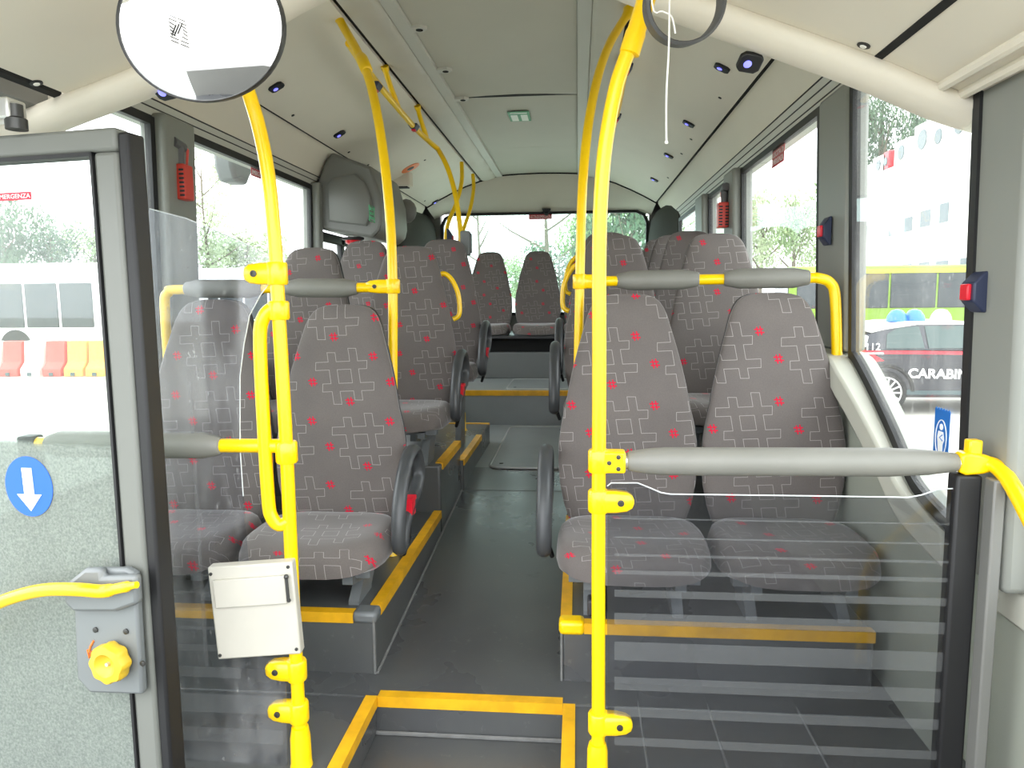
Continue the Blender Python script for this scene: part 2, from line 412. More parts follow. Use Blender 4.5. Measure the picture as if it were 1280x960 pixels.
trim(g,M['dark'])
# cross beam and front ceiling
fp=[(-1.62,1.50),(-1.32,1.605),(-1.02,1.70),(-.77,1.82),(-.60,1.895),(CX,1.955),(-.18,1.945),(-.01,1.905),(.285,1.785),(.62,1.655),(.80,1.575),(.90,1.54)]
fps=smooth2(fp,4)
c=MB(); strip(c,[p for p in fps if p[0]>-1.27],.55,1.80,.04); 
c.prism(fps+[(.9,2.42),(-1.62,2.42)],'y',1.77,1.80)
struct('ceiling.001',c,M['cream'])
c=MB(); strip(c,[p for p in fps if p[0]<=-1.25],.55,1.76,.04); trim(c,M['cover'])
bm=MB()
bp=[Vector((x,1.76,z-.022)) for x,z in fps]
rings=[]
for i,q in enumerate(bp):
    t=(bp[min(i+1,len(bp)-1)]-bp[max(i-1,0)]).normalized(); nn=Vector((-t.z,0,t.x))
    rings.append([q+nn*(.035*math.cos(a))+Vector((0,.055*math.sin(a),0)) for a in [2*math.pi*k/14 for k in range(14)]])
bm.ring_loft(rings); trim(bm,M['cream'],smooth=60)
g=MB()
gp=[(x,z-.003) for x,z in fps]
def fz(x):
    for (a,b),(c_,d) in zip(fps,fps[1:]):
        if a<=x<=c_: return b+(d-b)*(x-a)/(c_-a)
for x in (.655,-1.262):
    g.prism([(x-.008,fz(x-.008)-.002),(x+.008,fz(x+.008)-.002),(x+.008,fz(x+.008)+.01),(x-.008,fz(x-.008)+.01)],'y',.56,1.72)
trim(g,M['black'])
g=MB()
for o_ in (.79,.835):
    g.tube([(o_,.56,fz(o_)-.006),(o_,1.72,fz(o_)-.006)],.012,8)
trim(g,M['cream'])

# ------------------------------------------------------------------ windows, pillars
def tumble(side,z0=.9):
    def f(p):
        if p.z>z0: p.x-=side*.03*(p.z-z0)
        return p
    return f
WN=[0]
def window(poly,side,x,pane,fr=.028,label=None):
    """poly (y,z); a rubber frame round it and a 6 mm pane"""
    WN[0]+=1; tf=tumble(side)
    cyy=sum(p[0] for p in poly)/len(poly); czz=sum(p[1] for p in poly)/len(poly)
    n=len(poly); inn=[]
    for i in range(n):
        a=Vector((*poly[i-1],0)); b=Vector((*poly[i],0)); d=Vector((*poly[(i+1)%n],0))
        e1=(b-a).normalized(); e2=(d-b).normalized(); m=Vector((-(e1+e2).y,(e1+e2).x,0)).normalized()
        if m.dot(Vector((cyy,czz,0))-b)<0: m=-m
        k=max(.5,abs(m.dot(Vector((-e1.y,e1.x,0)))))
        q=b+m*fr/k; inn.append((q.x,q.y))
    f=MB(); vs=[]
    for xx in (x-.010*side,x+.014*side):
        vs+= [tf(Vector((xx,*p))) for p in poly]+[tf(Vector((xx,*p))) for p in inn]
    fs=[]
    for i in range(n):
        j=(i+1)%n
        fs+=[(i,j,n+j,n+i),(2*n+i,3*n+i,3*n+j,2*n+j),(n+i,n+j,3*n+j,3*n+i),(i,2*n+i,2*n+j,j)]
    f.add(vs,fs)
    pm=MB(); pm.prism(inn,'x',x-.003,x+.003,tf)
    o=struct('window_%d'%WN[0],f,M['dark'])
    pm.build('pane',pane,o)
    return o
TOP=1.79
fw=[p for p in RBs if 1.75<=p[0]<=2.43]
window([(1.68,.545)]+fw+[(2.44,TOP),(1.68,TOP)],1,.885,M['dirty'])
window([(2.72,.93),(3.97,.93),(3.97,TOP),(2.72,TOP)],1,.885,M['pane'])
window([(4.22,.93),(4.92,.93),(4.92,TOP),(4.22,TOP)],1,.885,M['pane'])
window([(5.2,.93),(6.3,.93),(6.3,TOP),(5.2,TOP)],1,.885,M['pane'])
window([(-.5,.5),(1.52,.5),(1.52,1.66),(-.5,1.66)],1,.95,M['pane'])
window([(1.70,.50),(2.66,.50),(2.66,1.81),(1.70,1.81)],-1,-1.615,M['pane'])
window([(2.88,.86),(4.28,.86),(4.28,1.81),(2.88,1.81)],-1,-1.615,M['pane'])
window([(5.52,.86),(6.3,.86),(6.3,1.81),(5.52,1.81)],-1,-1.615,M['pane'])
def pillar(y0,y1,z0,z1,side,d=.05,mat='pillar'):
    x0,x1=(.885-d,.94) if side>0 else (-1.67,-1.615+d)
    b=MB(); b.prism([(x0,y0),(x1,y0),(x1,y1),(x0,y1)],'z',z0,z1,None)
    vs=b.v; b.v=[tumble(side)(v) if v.z>.9 else v for v in vs]
    return trim(b,M[mat],bevel=.014)
for a,b,d in ((2.44,2.72,.015),(3.97,4.22,.05),(4.92,5.2,.05)): pillar(a,b,.94,1.80,1,d)
pillar(1.52,1.70,.50,1.62,1,.004)
pillar(2.66,2.88,.84,1.83,-1); pillar(4.28,4.36,.86,1.83,-1); pillar(5.42,5.52,.86,1.83,-1)
pillar(1.62,1.70,-.1,1.83,-1,.05)
# rear corner covers
for sd in (0,1):
    b=MB()
    rows=[]
    for z,k in ((.95,1),(1.5,1),(1.75,.97),(1.88,.86),(1.96,.62),(2.01,.25)):
        pl=[(.875,7.43),(.875-.175*k,7.43),(.875-.175*k,7.25),(.875-.12*k,6.75),(.875-.03*k,6.32),(.875,6.3)]
        if sd: pl=[(mx(x)-.005,y) for x,y in pl][::-1]
        rows.append([(x,y,z) for x,y in pl])
    b.ring_loft(rows); trim(b,M['corner'],bevel=.02)
# rear window
o=MB(); 
xl,xr=-1.40,.71
ol=[(xl,.96),(xr,.96),(xr,1.88),(xr-.04,1.96),(xr-.12,2.0),(xl+.12,2.0),(xl+.04,1.96),(xl,1.88)]
il=[(xl+.03,.99),(xr-.03,.99),(xr-.03,1.87),(xr-.06,1.94),(xr-.13,1.975),(xl+.13,1.975),(xl+.06,1.94),(xl+.03,1.87)]
n=8; vs=[(x,7.41,z) for x,z in ol]+[(x,7.41,z) for x,z in il]+[(x,7.46,z) for x,z in ol]+[(x,7.46,z) for x,z in il]; fs=[]
for i in range(n):
    j=(i+1)%n; fs+=[(i,j,n+j,n+i),(2*n+i,3*n+i,3*n+j,2*n+j),(n+i,n+j,3*n+j,3*n+i),(i,2*n+i,2*n+j,j)]
o.add(vs,fs); WN[0]+=1
rw=struct('window_%d'%WN[0],o,M['dark']); pm=MB(); pm.prism(il,'y',7.435,7.441); pm.build('pane',M['rearpane'],rw)
# middle door on the left, below the drive cover
d=MB(); d.box((-1.64,4.37,.17),(-1.60,4.42,1.55)); d.box((-1.64,4.86,.17),(-1.60,4.92,1.55)); d.box((-1.64,5.36,.17),(-1.60,5.41,1.55)); d.box((-1.64,4.42,.17),(-1.60,5.36,.25)); d.box((-1.64,4.42,1.50),(-1.60,5.36,1.56))
dr=struct('door_2',d,M['dark'],bevel=.006); q=MB(); q.box((-1.625,4.42,.25),(-1.618,5.36,1.5)); q.build('pane',M['pane'],dr)

# ------------------------------------------------------------------ step nosings and platforms
def nosing(mb,a,b,outn,h=.028,wd=.03):
    """L-shaped edge from a to b (top edge points); outn = outward horizontal direction"""
    a,b,o=Vector(a),Vector(b),Vector(outn); up_=Vector((0,0,1))
    pr=[o*.004+up_*.004,o*.004-up_*h,o*-.002-up_*h,o*-.002-up_*.002,o*-wd-up_*.002,o*-wd+up_*.004]
    return mb.ring_loft([[a+p for p in pr],[b+p for p in pr]])
n1=MB(); nosing(n1,(-.565,1.89,0),(-.04,1.89,0),(0,-1,0)); trim(n1,M['strip'],smooth=20)
n1=MB(); nosing(n1,(-.57,1.89,0),(-.57,1.42,0),(1,0,0)); trim(n1,M['strip'],smooth=20)
n1=MB(); nosing(n1,(-.035,1.89,0),(-.035,-.5,0),(-1,0,0)); trim(n1,M['strip'],smooth=20)
n1=MB(); nosing(n1,(-1.1,5.41,.43),(-.03,5.41,.43),(0,-1,0),.035); trim(n1,M['strip'],smooth=20)
# weld seams in the vinyl
sm=MB()
sm.tube([(-.597,2.0,.012),(-.597,4.0,.172)],.005,6); sm.tube([(-.045,2.0,.01),(-.045,2.0,.185)],.004,6); sm.tube([(-.603,1.998,.01),(-.603,1.998,.19)],.004,6)
sm.tube([(-1.5,1.995,.002),(-.6,1.995,.002)],.004,6)
for x in (.17,.36,.60): sm.tube([(x,-1.2,-.001),(x,1.995,-.001)],.004,6)
sm.tube([(-.57,1.885,-.105),(-.04,1.885,-.105)],.006,6); sm.tube([(-.60,3.62,.139),(-.05,3.62,.139)],.0025,6)
trim(sm,M['seam'])
def platform(label,x0,x1,y0,y1,z0,z1,edges,extra=None):
    t=thing('seat_platform',label,'platform',((x0+x1)/2,(y0+y1)/2,z0))
    b=MB(); b.box((x0,y0,z0),(x1,y1,z1)); b.build('platform_body',M['floor'],t,bevel=.01)
    for a,c_,o in edges:
        e=MB(); nosing(e,a,c_,o); e.build('edge_strip',M['strip'],t,smooth=20)
    return t
ZL1,ZL2,ZL3,ZR1,ZR2=.195,.40,.30,.185,.40
XA,XB=-.60,-.045
pl=platform('grey box platform with yellow edge under the nearest left seats',-1.56,XA,2.0,3.05,-.05,ZL1,[((-1.56,2.0,ZL1),(-.665,2.0,ZL1),(0,-1,0)),((XA,2.06,ZL1),(XA,3.05,ZL1),(1,0,0))])
cr=MB(); cr.box((-.668,1.993,ZL1-.03),(XA+.006,2.06,ZL1+.007)); cr.build('worn_corner_cap',M['frame'],pl,bevel=.012)['label']='scuffed grey corner cap of the platform edge'
platform('higher grey platform with yellow edge under second row of left seats',-1.56,XA,3.06,3.60,.0,ZL2,[((XA,3.10,ZL2),(XA,3.60,ZL2),(1,0,0))])
platform('grey platform with yellow edge beside the hatch, at foot of yellow pole',-1.56,-.585,3.61,4.72,.0,ZL3,[((-.585,3.61,ZL3),(-.585,4.3,ZL3),(1,0,0)),((-.585,4.72,ZL3),(-1.5,4.72,ZL3),(0,1,0))])
pr_=platform('grey box platform with yellow edge under the nearest right seats',XB,.83,2.0,3.05,-.05,ZR1,[((.02,2.0,ZR1),(.83,2.0,ZR1),(0,-1,0)),((XB,2.05,ZR1),(XB,3.05,ZR1),(-1,0,0))])
cr=MB(); cr.box((XB-.008,1.992,ZR1-.034),(.022,2.05,ZR1+.009)); cr.build('corner_cap',M['yellow'],pr_,bevel=.012)
sl=MB(); sl.box((.03,2.05,ZR1),(.075,2.16,ZR1+.05)); sl.build('seat_rail_socket',M['shell'],pr_,bevel=.006)
platform('long grey platform under the rear right seats behind the first row',XB,.83,3.06,5.40,.0,ZR2,[((XB,3.06,ZR2),(XB,5.40,ZR2),(-1,0,0))])
bb=thing('bench_base','dark grey bench base under the rear row of seats','platform',(CX,6.3,.43))
b=MB(); b.box((-1.55,6.30,.43),(.82,7.40,.66)); b.build('lower_panel',M['panel'],bb,bevel=.008)
b=MB(); b.box((-1.55,6.36,.66),(.82,7.40,.78)); b.build('recess_panel',M['black'],bb)
b=MB(); b.box((-1.55,6.27,.78),(.82,7.40,.805)); b.build('top_board',M['shell'],bb,bevel=.006)
def hatch(label,x0,x1,y0,y1,z,tilt=0):
    t=thing('floor_hatch',label,'hatch',((x0+x1)/2,(y0+y1)/2,z))
    r=.06; pts=[]
    for cx_,cy_,a0 in ((x1-r,y1-r,0),(x0+r,y1-r,90),(x0+r,y0+r,180),(x1-r,y0+r,270)):
        for k in range(5):
            a=R_(a0+k*22.5); pts.append((cx_+r*math.cos(a),cy_+r*math.sin(a)))
    b=MB(); b.prism(pts,'z',z-.002,z+.004); b.build('cover_plate',M['hatch'],t)
    e=MB(); e.tube([(x,y,z+.003) for x,y in pts],.007,6,closed=True); e.build('rim',M['hrim'],t)
    for px_,py_ in ((x0+.06,y0+.1),(x1-.06,y1-.12)):
        e=MB(); e.lathe([(.012,0),(.012,.003),(.004,.004)],(px_,py_,z+.004),seg=12); e.build('bolt',M['screw'],t)
hatch('large floor hatch with pale rim at the end of the aisle',-.50,-.06,3.98,5.30,.172)
hatch('floor hatch with pale rim on the rear landing before the rear seats',-.55,.0,5.50,6.20,.432)
# ------------------------------------------------------------------ seats
def sgp(v,e): return math.copysign(abs(v)**e,v)
WP=[(-.05,.185),(-.02,.205),(.03,.222),(.10,.236),(.17,.241),(.24,.239),(.30,.230),(.36,.215),(.42,.204),(.485,.189),(.55,.171),(.61,.153),(.65,.141),(.68,.128),(.70,.114),(.714,.095),(.722,.068),(.726,.033)]
WP=[(z,w*.95) for z,w in WP]
def back_mb(k=1.0,th=.07,yo=0,uv=True,zmax=1):
    m=MB(); rings=[]; N=32
    for z,w in WP:
        t=z/.72; yc=yo+.065*max(t,0)+.03*max(t,0)**2 - .018*math.sin(min(max(t,0),1)*math.pi)
        hh=th*(.5 if t<.85 else .5*max(.25,(1-((t-.85)/.16)**2)**.5 if t<1.0 else .25))
        ring=[]
        for i in range(N):
            a=2*math.pi*i/N; x=w*k*sgp(math.cos(a),.75); s_=math.sin(a)
            yy=hh*sgp(s_,.55)
            if s_<0: yy+=.016*(1-(x/(w*k))**2)*(1 if t<.8 else .4)      # dished front
            ring.append((x,yc+yy,z))
        rings.append(ring)
    m.ring_loft(rings)
    if uv: m.uv=[(p.x,p.z) for p in m.v]
    return m
def cushion_mb():
    m=MB(); rings=[]; N=40; cyc=-.205
    for z,ins in [(-.098,.045),(-.096,.02),(-.085,.006),(-.06,0),(-.038,.002),(-.018,.010),(-.006,.022),(0,.045),(-.003,.085),(-.007,.14),(-.008,.19)]:
        ring=[]
        for i in range(N):
            a=2*math.pi*i/N; rx,ry=.229-ins,.207-ins
            x=rx*sgp(math.cos(a),.55); y=cyc+ry*sgp(math.sin(a),.55)
            f=max(0,(-y-.27)/.14); zz=z-.030*f*f if z>-.08 else z+.012*f
            b=abs(x)/.229; zz+=.006*b*b if z>-.03 else 0
            ring.append((x,y,zz))
        rings.append(ring)
    m.ring_loft(rings)
    m.uv=[(p.x,p.y+(p.z*.9 if p.z<-.02 else 0)) for p in m.v]
    return m
ME={}
ME['cushion']=cushion_mb().mesh('cushion',smooth=60); ME['backrest']=back_mb().mesh('backrest',smooth=60)
ME['back_shell']=back_mb(.965,.05,.045,False).mesh('back_shell',smooth=60)
ME['cushion'].materials.append(M['fabric']); ME['backrest'].materials.append(M['fabric']); ME['back_shell'].materials.append(M['shell'])
def arm_mesh(s):
    m=MB(); x=s*.262
    pts=[(.02,.12),(.01,.18),(-.04,.22),(-.12,.215),(-.20,.165),(-.255,.085),(-.275,.0),(-.265,-.045),(-.235,-.04),(-.20,.01),(-.12,.055),(-.04,.075)]
    m.tube([(x+.004*s,y,z) for y,z in pts],.019,10,sub=4,closed=True,flat=1.2,up0=(1,0,0))
    return m.mesh('armrest')
for s in (-1,1):
    ME['arm',s]=arm_mesh(s); ME['arm',s].materials.append(M['arm'])
    b=MB(); b.box((s*.27-.017,-.175,.03),(s*.27+.017,-.125,.085)); b.box((s*.27-.02,-.18,.075),(s*.27+.02,-.12,.088))
    ME['red',s]=b.mesh('release_button',smooth=0); ME['red',s].materials.append(M['red'])
    b=MB(); b.tube([(s*.27,-.15,.03),(s*.265,-.15,-.05),(s*.245,-.13,-.11)],[.016,.014,.011],10,flat=.7); ME['stalk',s]=b.mesh('buckle_stalk'); ME['stalk',s].materials.append(M['dark'])
    g=MB(); g.tube([(s*.135,.085,.585),(s*.165,.085,.592),(s*.20,.085,.562),(s*.228,.082,.50),(s*.236,.078,.43),(s*.230,.074,.39),(s*.205,.07,.375)],.012,10,sub=4)
    ME['grab',s]=g.mesh('grab_handle'); ME['grab',s].materials.append(M['yellow'])
def frame_mesh(hc):
    key=('frame',round(hc,3))
    if key in ME: return ME[key]
    m=MB()
    m.box((-.19,-.33,-.115),(.19,-.29,-.09)); m.box((-.19,-.10,-.115),(.19,-.06,-.09))
    if hc>.13:
        for x in (-.13,.13):
            m.prism([(-.36,-.10),(-.02,-.10),(-.02,-.13),(-.12,-.15),(-.17,-hc+.012),(-.17,-hc),(-.31,-hc),(-.31,-hc+.012),(-.25,-.15),(-.36,-.125)],'x',x-.016,x+.016)
    ME[key]=m.mesh('support_frame',smooth=20); ME[key].materials.append(M['frame']); return ME[key]
def child(name,me,par,z):
    o=bpy.data.objects.new(name,me); col.objects.link(o); o.parent=par; o.location=(0,0,z); return o
def seat(x,y,zf,hc,label,group,arm=0,grab=0,bs=1):
    t=thing('passenger_seat',label,'seat',(x,y,zf),0,group)
    child('cushion',ME['cushion'],t,hc); child('backrest',ME['backrest'],t,hc); child('back_shell',ME['back_shell'],t,hc)
    if bs!=1:
        for c_ in t.children: c_.scale=(.93 if bs<.95 else 1,1,bs if c_.name.startswith('back') else 1)
    child('support_frame',frame_mesh(hc),t,hc)
    if arm:
        child('armrest',ME['arm',arm],t,hc); bk=child('buckle_stalk',ME['stalk',arm],t,hc)
        child('release_button',ME['red',arm],bk,0)
    if grab: child('grab_handle',ME['grab',grab],t,hc)
    return t
GL,GR,GB='patterned grey seats on the left of the aisle','patterned grey seats on the right of the aisle','patterned grey seats in the row across the back'
XLA,XLW,XRA,XRW=-.80,-1.285,.165,.636
seat(XLA-.012,2.37,ZL1,.405-ZL1,'grey seat with red marks in nearest left row, armrest on aisle side',GL,1,bs=.97)
seat(XLW,2.37,ZL1,.405-ZL1,'grey seat by the left window, seen through the scratched clear screen',GL)
seat(XLA,3.36,ZL2,.655-ZL2,'grey aisle seat behind the nearest left aisle seat, yellow handle on shoulder',GL,1,1)
seat(XLW,3.36,ZL2,.655-ZL2,'grey left window seat in second row, behind padded handrail',GL)
seat(XLA,4.26,ZL3,.76-ZL3,'grey left aisle seat beside the pole with the validator',GL,1)
seat(XLW,4.26,ZL3,.76-ZL3,'grey left window seat in third row, below the big grey cover box',GL)
seat(XRA,2.37,ZR1,.41-ZR1,'grey seat right behind the tall front yellow pole, nearest right row aisle side',GR,-1)
seat(XRW,2.37,ZR1,.41-ZR1,'nearest right window seat, grey with red marks, behind grey padded bar',GR)
seat(XRA,3.36,ZR2,.69-ZR2,'grey right aisle seat behind the nearest right aisle seat',GR,-1,-1)
seat(XRW,3.36,ZR2,.69-ZR2,'grey right window seat in second row, head above the padded rail',GR)
seat(XRA,4.16,ZR2,.775-ZR2,'grey right aisle seat in third row, mostly hidden behind yellow poles',GR,-1,-1)
seat(XRW,4.16,ZR2,.775-ZR2,'grey right window seat in third row, tallest head in front of red hammer',GR)
seat(XRA,4.88,ZR2,.815-ZR2,'grey right aisle seat in fourth row, hidden behind others',GR)
seat(XRW,4.88,ZR2,.815-ZR2,'grey right window seat in fourth row, head partly hidden',GR)
seat(XRW,5.56,.43,.415,'grey right window seat in fifth row, only a sliver of head showing',GR)
for k,l in enumerate(('leftmost dark grey seat of the row across the back of the bus','left of the two dark seats below the rear window, at the aisle end','right of the two dark seats below the rear window, at the aisle end','dark grey back-row seat next right of the aisle end pair, mostly hidden','rightmost dark grey seat of the back row, only its head showing')):
    seat(CX+(k-2)*.45-.0+(0),6.68,.805,.10,l,GB,bs=.91)

# ------------------------------------------------------------------ poles and handrails
PR=.0155
def P(px,py,Y): return aY(px,py,Y)
def clamp(par,name,c,r=.024,h=.05,lug=None,bolt=True,mat='yellow'):
    m=MB(); c=Vector(c); m.lathe([(r*.9,-h/2),(r,-h/2+.004),(r,h/2-.004),(r*.9,h/2)],c,seg=20)
    if lug:
        L=Vector(lug); n_=Vector((0,1,0)); rings=[]
        for t,hh,ww in ((0,h*.48,.02),(.5,h*.48,.018),(.8,h*.42,.015),(.95,h*.28,.012),(1.0,h*.1,.008)):
            q=c+L*t; rings.append([q+Vector((0,ww*sy,hh*sz)) for sy,sz in ((-1,-.8),(-.7,-1),(.7,-1),(1,-.8),(1,.8),(.7,1),(-.7,1),(-1,.8))])
        m.ring_loft(rings)
    o=m.build(name,M[mat],par,smooth=50)
    if lug and bolt:
        q=c+Vector(lug)*.62; b=MB(); b.lathe([(.0075,0),(.0075,.003),(.004,.0035),(.004,.001),(.001,.001)],q+Vector((0,-.017,0)),(0,-1,0),12); b.build('bolt',M['screw'],o)
    return o
Y1=1.58
# front left pole
base=P(374.5,930,Y1); bx=base.x
p0=Vector((bx,Y1,0))
pts=[p0,P(367,760,Y1),P(358,560,Y1),P(349,400,Y1),P(344,310,Y1),P(336,225,Y1),P(325,165,Y1),P(312,120,Y1),P(296,75,Y1+.02),P(285,50,Y1+.05)]
pts[0]=Vector((pts[1].x+.002,Y1,0)); 
t=thing('grab_pole','yellow front left pole with looped handle and ticket box','pole',pts[0])
m=MB(); m.tube(pts,PR,14,sub=6); m.build('pole_tube',M['yellow'],t,smooth=60)
m=MB(); m.lathe([(.027,0),(.025,.01),(.024,.075),(.020,.10),(.012,.102)],pts[0],seg=20); m.build('base_sleeve',M['yellow'],t,smooth=50)
def onpole(pts,py,Y):      # point of the pole at picture height py
    q=catmull(pts,12); best=None
    for v in q:
        z=aY(0,py,Y).z
        if best is None or abs(v.z-z)<abs(best.z-z): best=v
    return best
def at_z(pts,z):
    q=catmull([Vector(p) for p in pts],14); 
    for a,b in zip(q,q[1:]):
        if a.z<=z<=b.z: return a+(b-a)*((z-a.z)/(b.z-a.z+1e-9))
    return q[0]
polA=pts
def zpx(px,py,Y): return aY(px,py,Y).z
clamp(t,'screen_clamp',at_z(polA,zpx(345,342,Y1)),lug=(-.075,0,0)); 
clamp(t,'handle_clamp',at_z(polA,zpx(352,388,Y1)),h=.042)
clamp(t,'rail_clamp',at_z(polA,zpx(356,565,Y1)),h=.05,r=.025)
clamp(t,'screen_clamp',at_z(polA,zpx(368,837,Y1)),lug=(-.075,0,0)); clamp(t,'screen_clamp',at_z(polA,zpx(370,889,Y1)),lug=(-.075,0,0))
hp=[P(352,388,Y1),P(340,386,Y1-.005),P(329,398,Y1-.01),P(325,425,Y1-.01),P(329,520,Y1-.01),P(335,620,Y1-.01),P(339,645,Y1-.01),P(349,656,Y1-.005),P(362,651,Y1)]
m=MB(); m.tube(hp,.0155,12,sub=5); m.build('loop_handle',M['yellow'],t,smooth=60)
# front right pole
bs=P(748,930,Y1)
q=[Vector((bs.x-.002,Y1,0)),P(748,900,Y1),P(748,700,Y1),P(749,480,Y1),P(749,330,Y1),P(751,250,Y1),P(757,180,Y1),P(770,110,Y1),P(785,65,Y1),P(796,35,Y1),P(806,-6,Y1)]
tr=thing('grab_pole','thick yellow front right pole curving up to the ceiling beam','pole',q[0])
m=MB(); m.tube(q,PR,14,sub=6); m.build('pole_tube',M['yellow'],tr,smooth=60)
m=MB(); m.lathe([(.027,0),(.025,.01),(.024,.06),(.024,.075),(.020,.092),(.012,.094)],q[0],seg=20); m.build('base_sleeve',M['yellow'],tr,smooth=50)
jt=P(792,50,Y1); jd=(P(801,15,Y1)-P(787,60,Y1)).normalized()
m=MB(); m.lathe([(.0175,-.03),(.0215,-.028),(.0215,.012),(.0195,.02),(.0195,.09),(.0175,.1)],jt,jd,20); m.build('joint_sleeve',M['yellow'],tr,smooth=50)
clamp(tr,'screen_clamp',at_z(q,zpx(749,626,Y1)),lug=(.078,0,0)); clamp(tr,'screen_clamp',at_z(q,zpx(748,903,Y1)),lug=(.078,0,0))
cl=clamp(tr,'rail_clamp',at_z(q,zpx(749,576,Y1)),lug=None,h=.05)
m=MB(); cc=at_z(q,zpx(749,576,Y1)); m.box(cc+Vector((0,-.021,-.024)),cc+Vector((.058,.02,.024))); m.build('rail_socket',M['yellow'],tr,bevel=.005)
for dx,dz in ((.022,0),(.042,.013),(.042,-.013)):
    b=MB(); b.lathe([(.005,0),(.005,.002),(.001,.0025)],cc+Vector((dx,-.021,dz)),(0,-1,0),10); b.build('bolt',M['screw'],tr)
# second left pole and its mirror image
Y2=2.54
qb=[Vector((P(490,700,Y2-.03).x,Y2-.03,ZL1)),P(491,600,Y2-.03),P(491,450,Y2),P(491,358,Y2),P(488,280,Y2+.03),P(481,205,Y2+.09),P(471,140,Y2+.18),P(460,95,Y2+.27),P(447,65,Y2+.36),P(433,40,Y2+.44),P(420,17,Y2+.5)]
tb=thing('grab_pole','yellow pole beside the nearest left aisle seat, bending up to the ceiling','pole',qb[0])
m=MB(); m.tube(qb,.0175,14,sub=6); m.build('pole_tube',M['yellow'],tb,smooth=60)
m=MB(); m.lathe([(.03,0),(.026,.008),(.0255,.10),(.02,.11)],qb[0],seg=20); m.build('base_sleeve',M['yellow'],tb,smooth=50)
clamp(tb,'rail_clamp',at_z(qb,zpx(490,358,Y2)),lug=(-.10,0,0),r=.026)
jp=P(455,80,Y2+.31); jd=(qb[8]-qb[7]).normalized()
m=MB(); m.lathe([(.018,-.05),(.023,-.045),(.024,.03),(.02,.05)],jp,jd,18); m.build('joint_sleeve',M['yellow'],tb,smooth=50)
m=MB(); m.lathe([(.028,0),(.022,.012),(.018,.05)],qb[-1],(qb[-2]-qb[-1]),16); m.build('ceiling_socket',M['yellow'],tb,smooth=50)
qd=[Vector((P(722,450,Y2).x,Y2,ZR1)),P(722,560,Y2),P(723,450,Y2),P(725,345,Y2),P(727,260,Y2+.02),P(731,195,Y2+.06),P(738,140,Y2+.14),P(749,90,Y2+.25),P(762,55,Y2+.36),P(774,34,Y2+.44),P(787,14,Y2+.5)]
td=thing('grab_pole','thinner yellow pole behind the front right pole','pole',qd[0])
m=MB(); m.tube(qd,.0165,14,sub=6); m.build('pole_tube',M['yellow'],td,smooth=60)
m=MB(); m.lathe([(.03,0),(.026,.008),(.0255,.10),(.02,.11)],qd[0],seg=20); m.build('base_sleeve',M['yellow'],td,smooth=50)
c1=at_z(qd,zpx(725,352,Y2)); clamp(td,'rail_clamp',c1,lug=(.075,0,0),r=.0255)
m=MB(); m.lathe([(.028,0),(.022,.012),(.0165,.05)],qd[-1],(qd[-2]-qd[-1]),16); m.build('ceiling_socket',M['yellow'],td,smooth=50)
# ceiling rails with stop buttons and hangers
def stop_button(label,c,axis_r,axis_u,h=.085,w=.05,d=.035,group='blue stop buttons with a red key'):
    r=Vector(axis_r).normalized(); u=Vector(axis_u).normalized(); n_=r.cross(u)
    MM=Matrix(((r.x,u.x,n_.x,c[0]),(r.y,u.y,n_.y,c[1]),(r.z,u.z,n_.z,c[2]),(0,0,0,1)))
    t=thing('stop_button',label,'button',c,0,group)
    m=MB(); pr=[(-h/2,0),(h/2,0),(h*.5,d*.25),(h*.22,d),(-h*.22,d),(-h*.5,d*.25)]
    m.prism([(a,b) for a,b in pr],'x',-w/2,w/2,lambda p:MM@p); m.build('housing',M['navy'],t,bevel=.004)
    k=MB(); k.box((-w*.3,-h*.2,d-.002),(w*.3,h*.2,d+.008),MM); k.build('red_key',M['red'],t,bevel=.003)
    return t
RE=P(547,186,4.66)
def ceiling_rail(side,label,keys):
    f=(lambda x:x) if side<0 else mx
    P3=[(f(-.935),3.02,2.17),(f(-.94),3.4,2.14),(f(-.94),4.2,2.115),(f(-.915),4.5,2.095),RE if side<0 else (f(RE.x),RE.y,RE.z)]
    t=thing('ceiling_handrail',label,'handrail',P3[0])
    m=MB(); m.tube(P3,.016,12,sub=5); m.build('rail_tube',M['yellow'],t,smooth=60)
    for y in (3.62,4.35):
        h=MB(); h.tube([(f(-.945),y,2.265),(f(-.943),y+.05,2.22),(f(-.94),y+.22,2.13)],[.02,.014,.016],10,sub=3); h.build('hanger',M['yellow'],t,smooth=60)
    for y,l in keys:
        stop_button(l,(f(-.94),y,2.127),(0,1,0),(.94*side,0,-.2) if 0 else (1,0,0),.055,.075,.03)
    return t
ceiling_rail(-1,'yellow rail under the ceiling left of the centre panel',((3.42,'blue stop button on the left ceiling rail, nearer one'),(4.22,'blue stop button on the left ceiling rail, farther one')))
ceiling_rail(1,'yellow rail under the ceiling right of the centre panel',((3.30,'blue stop button on the right ceiling rail, nearest one'),(4.15,'blue stop button on the right ceiling rail, middle one')))
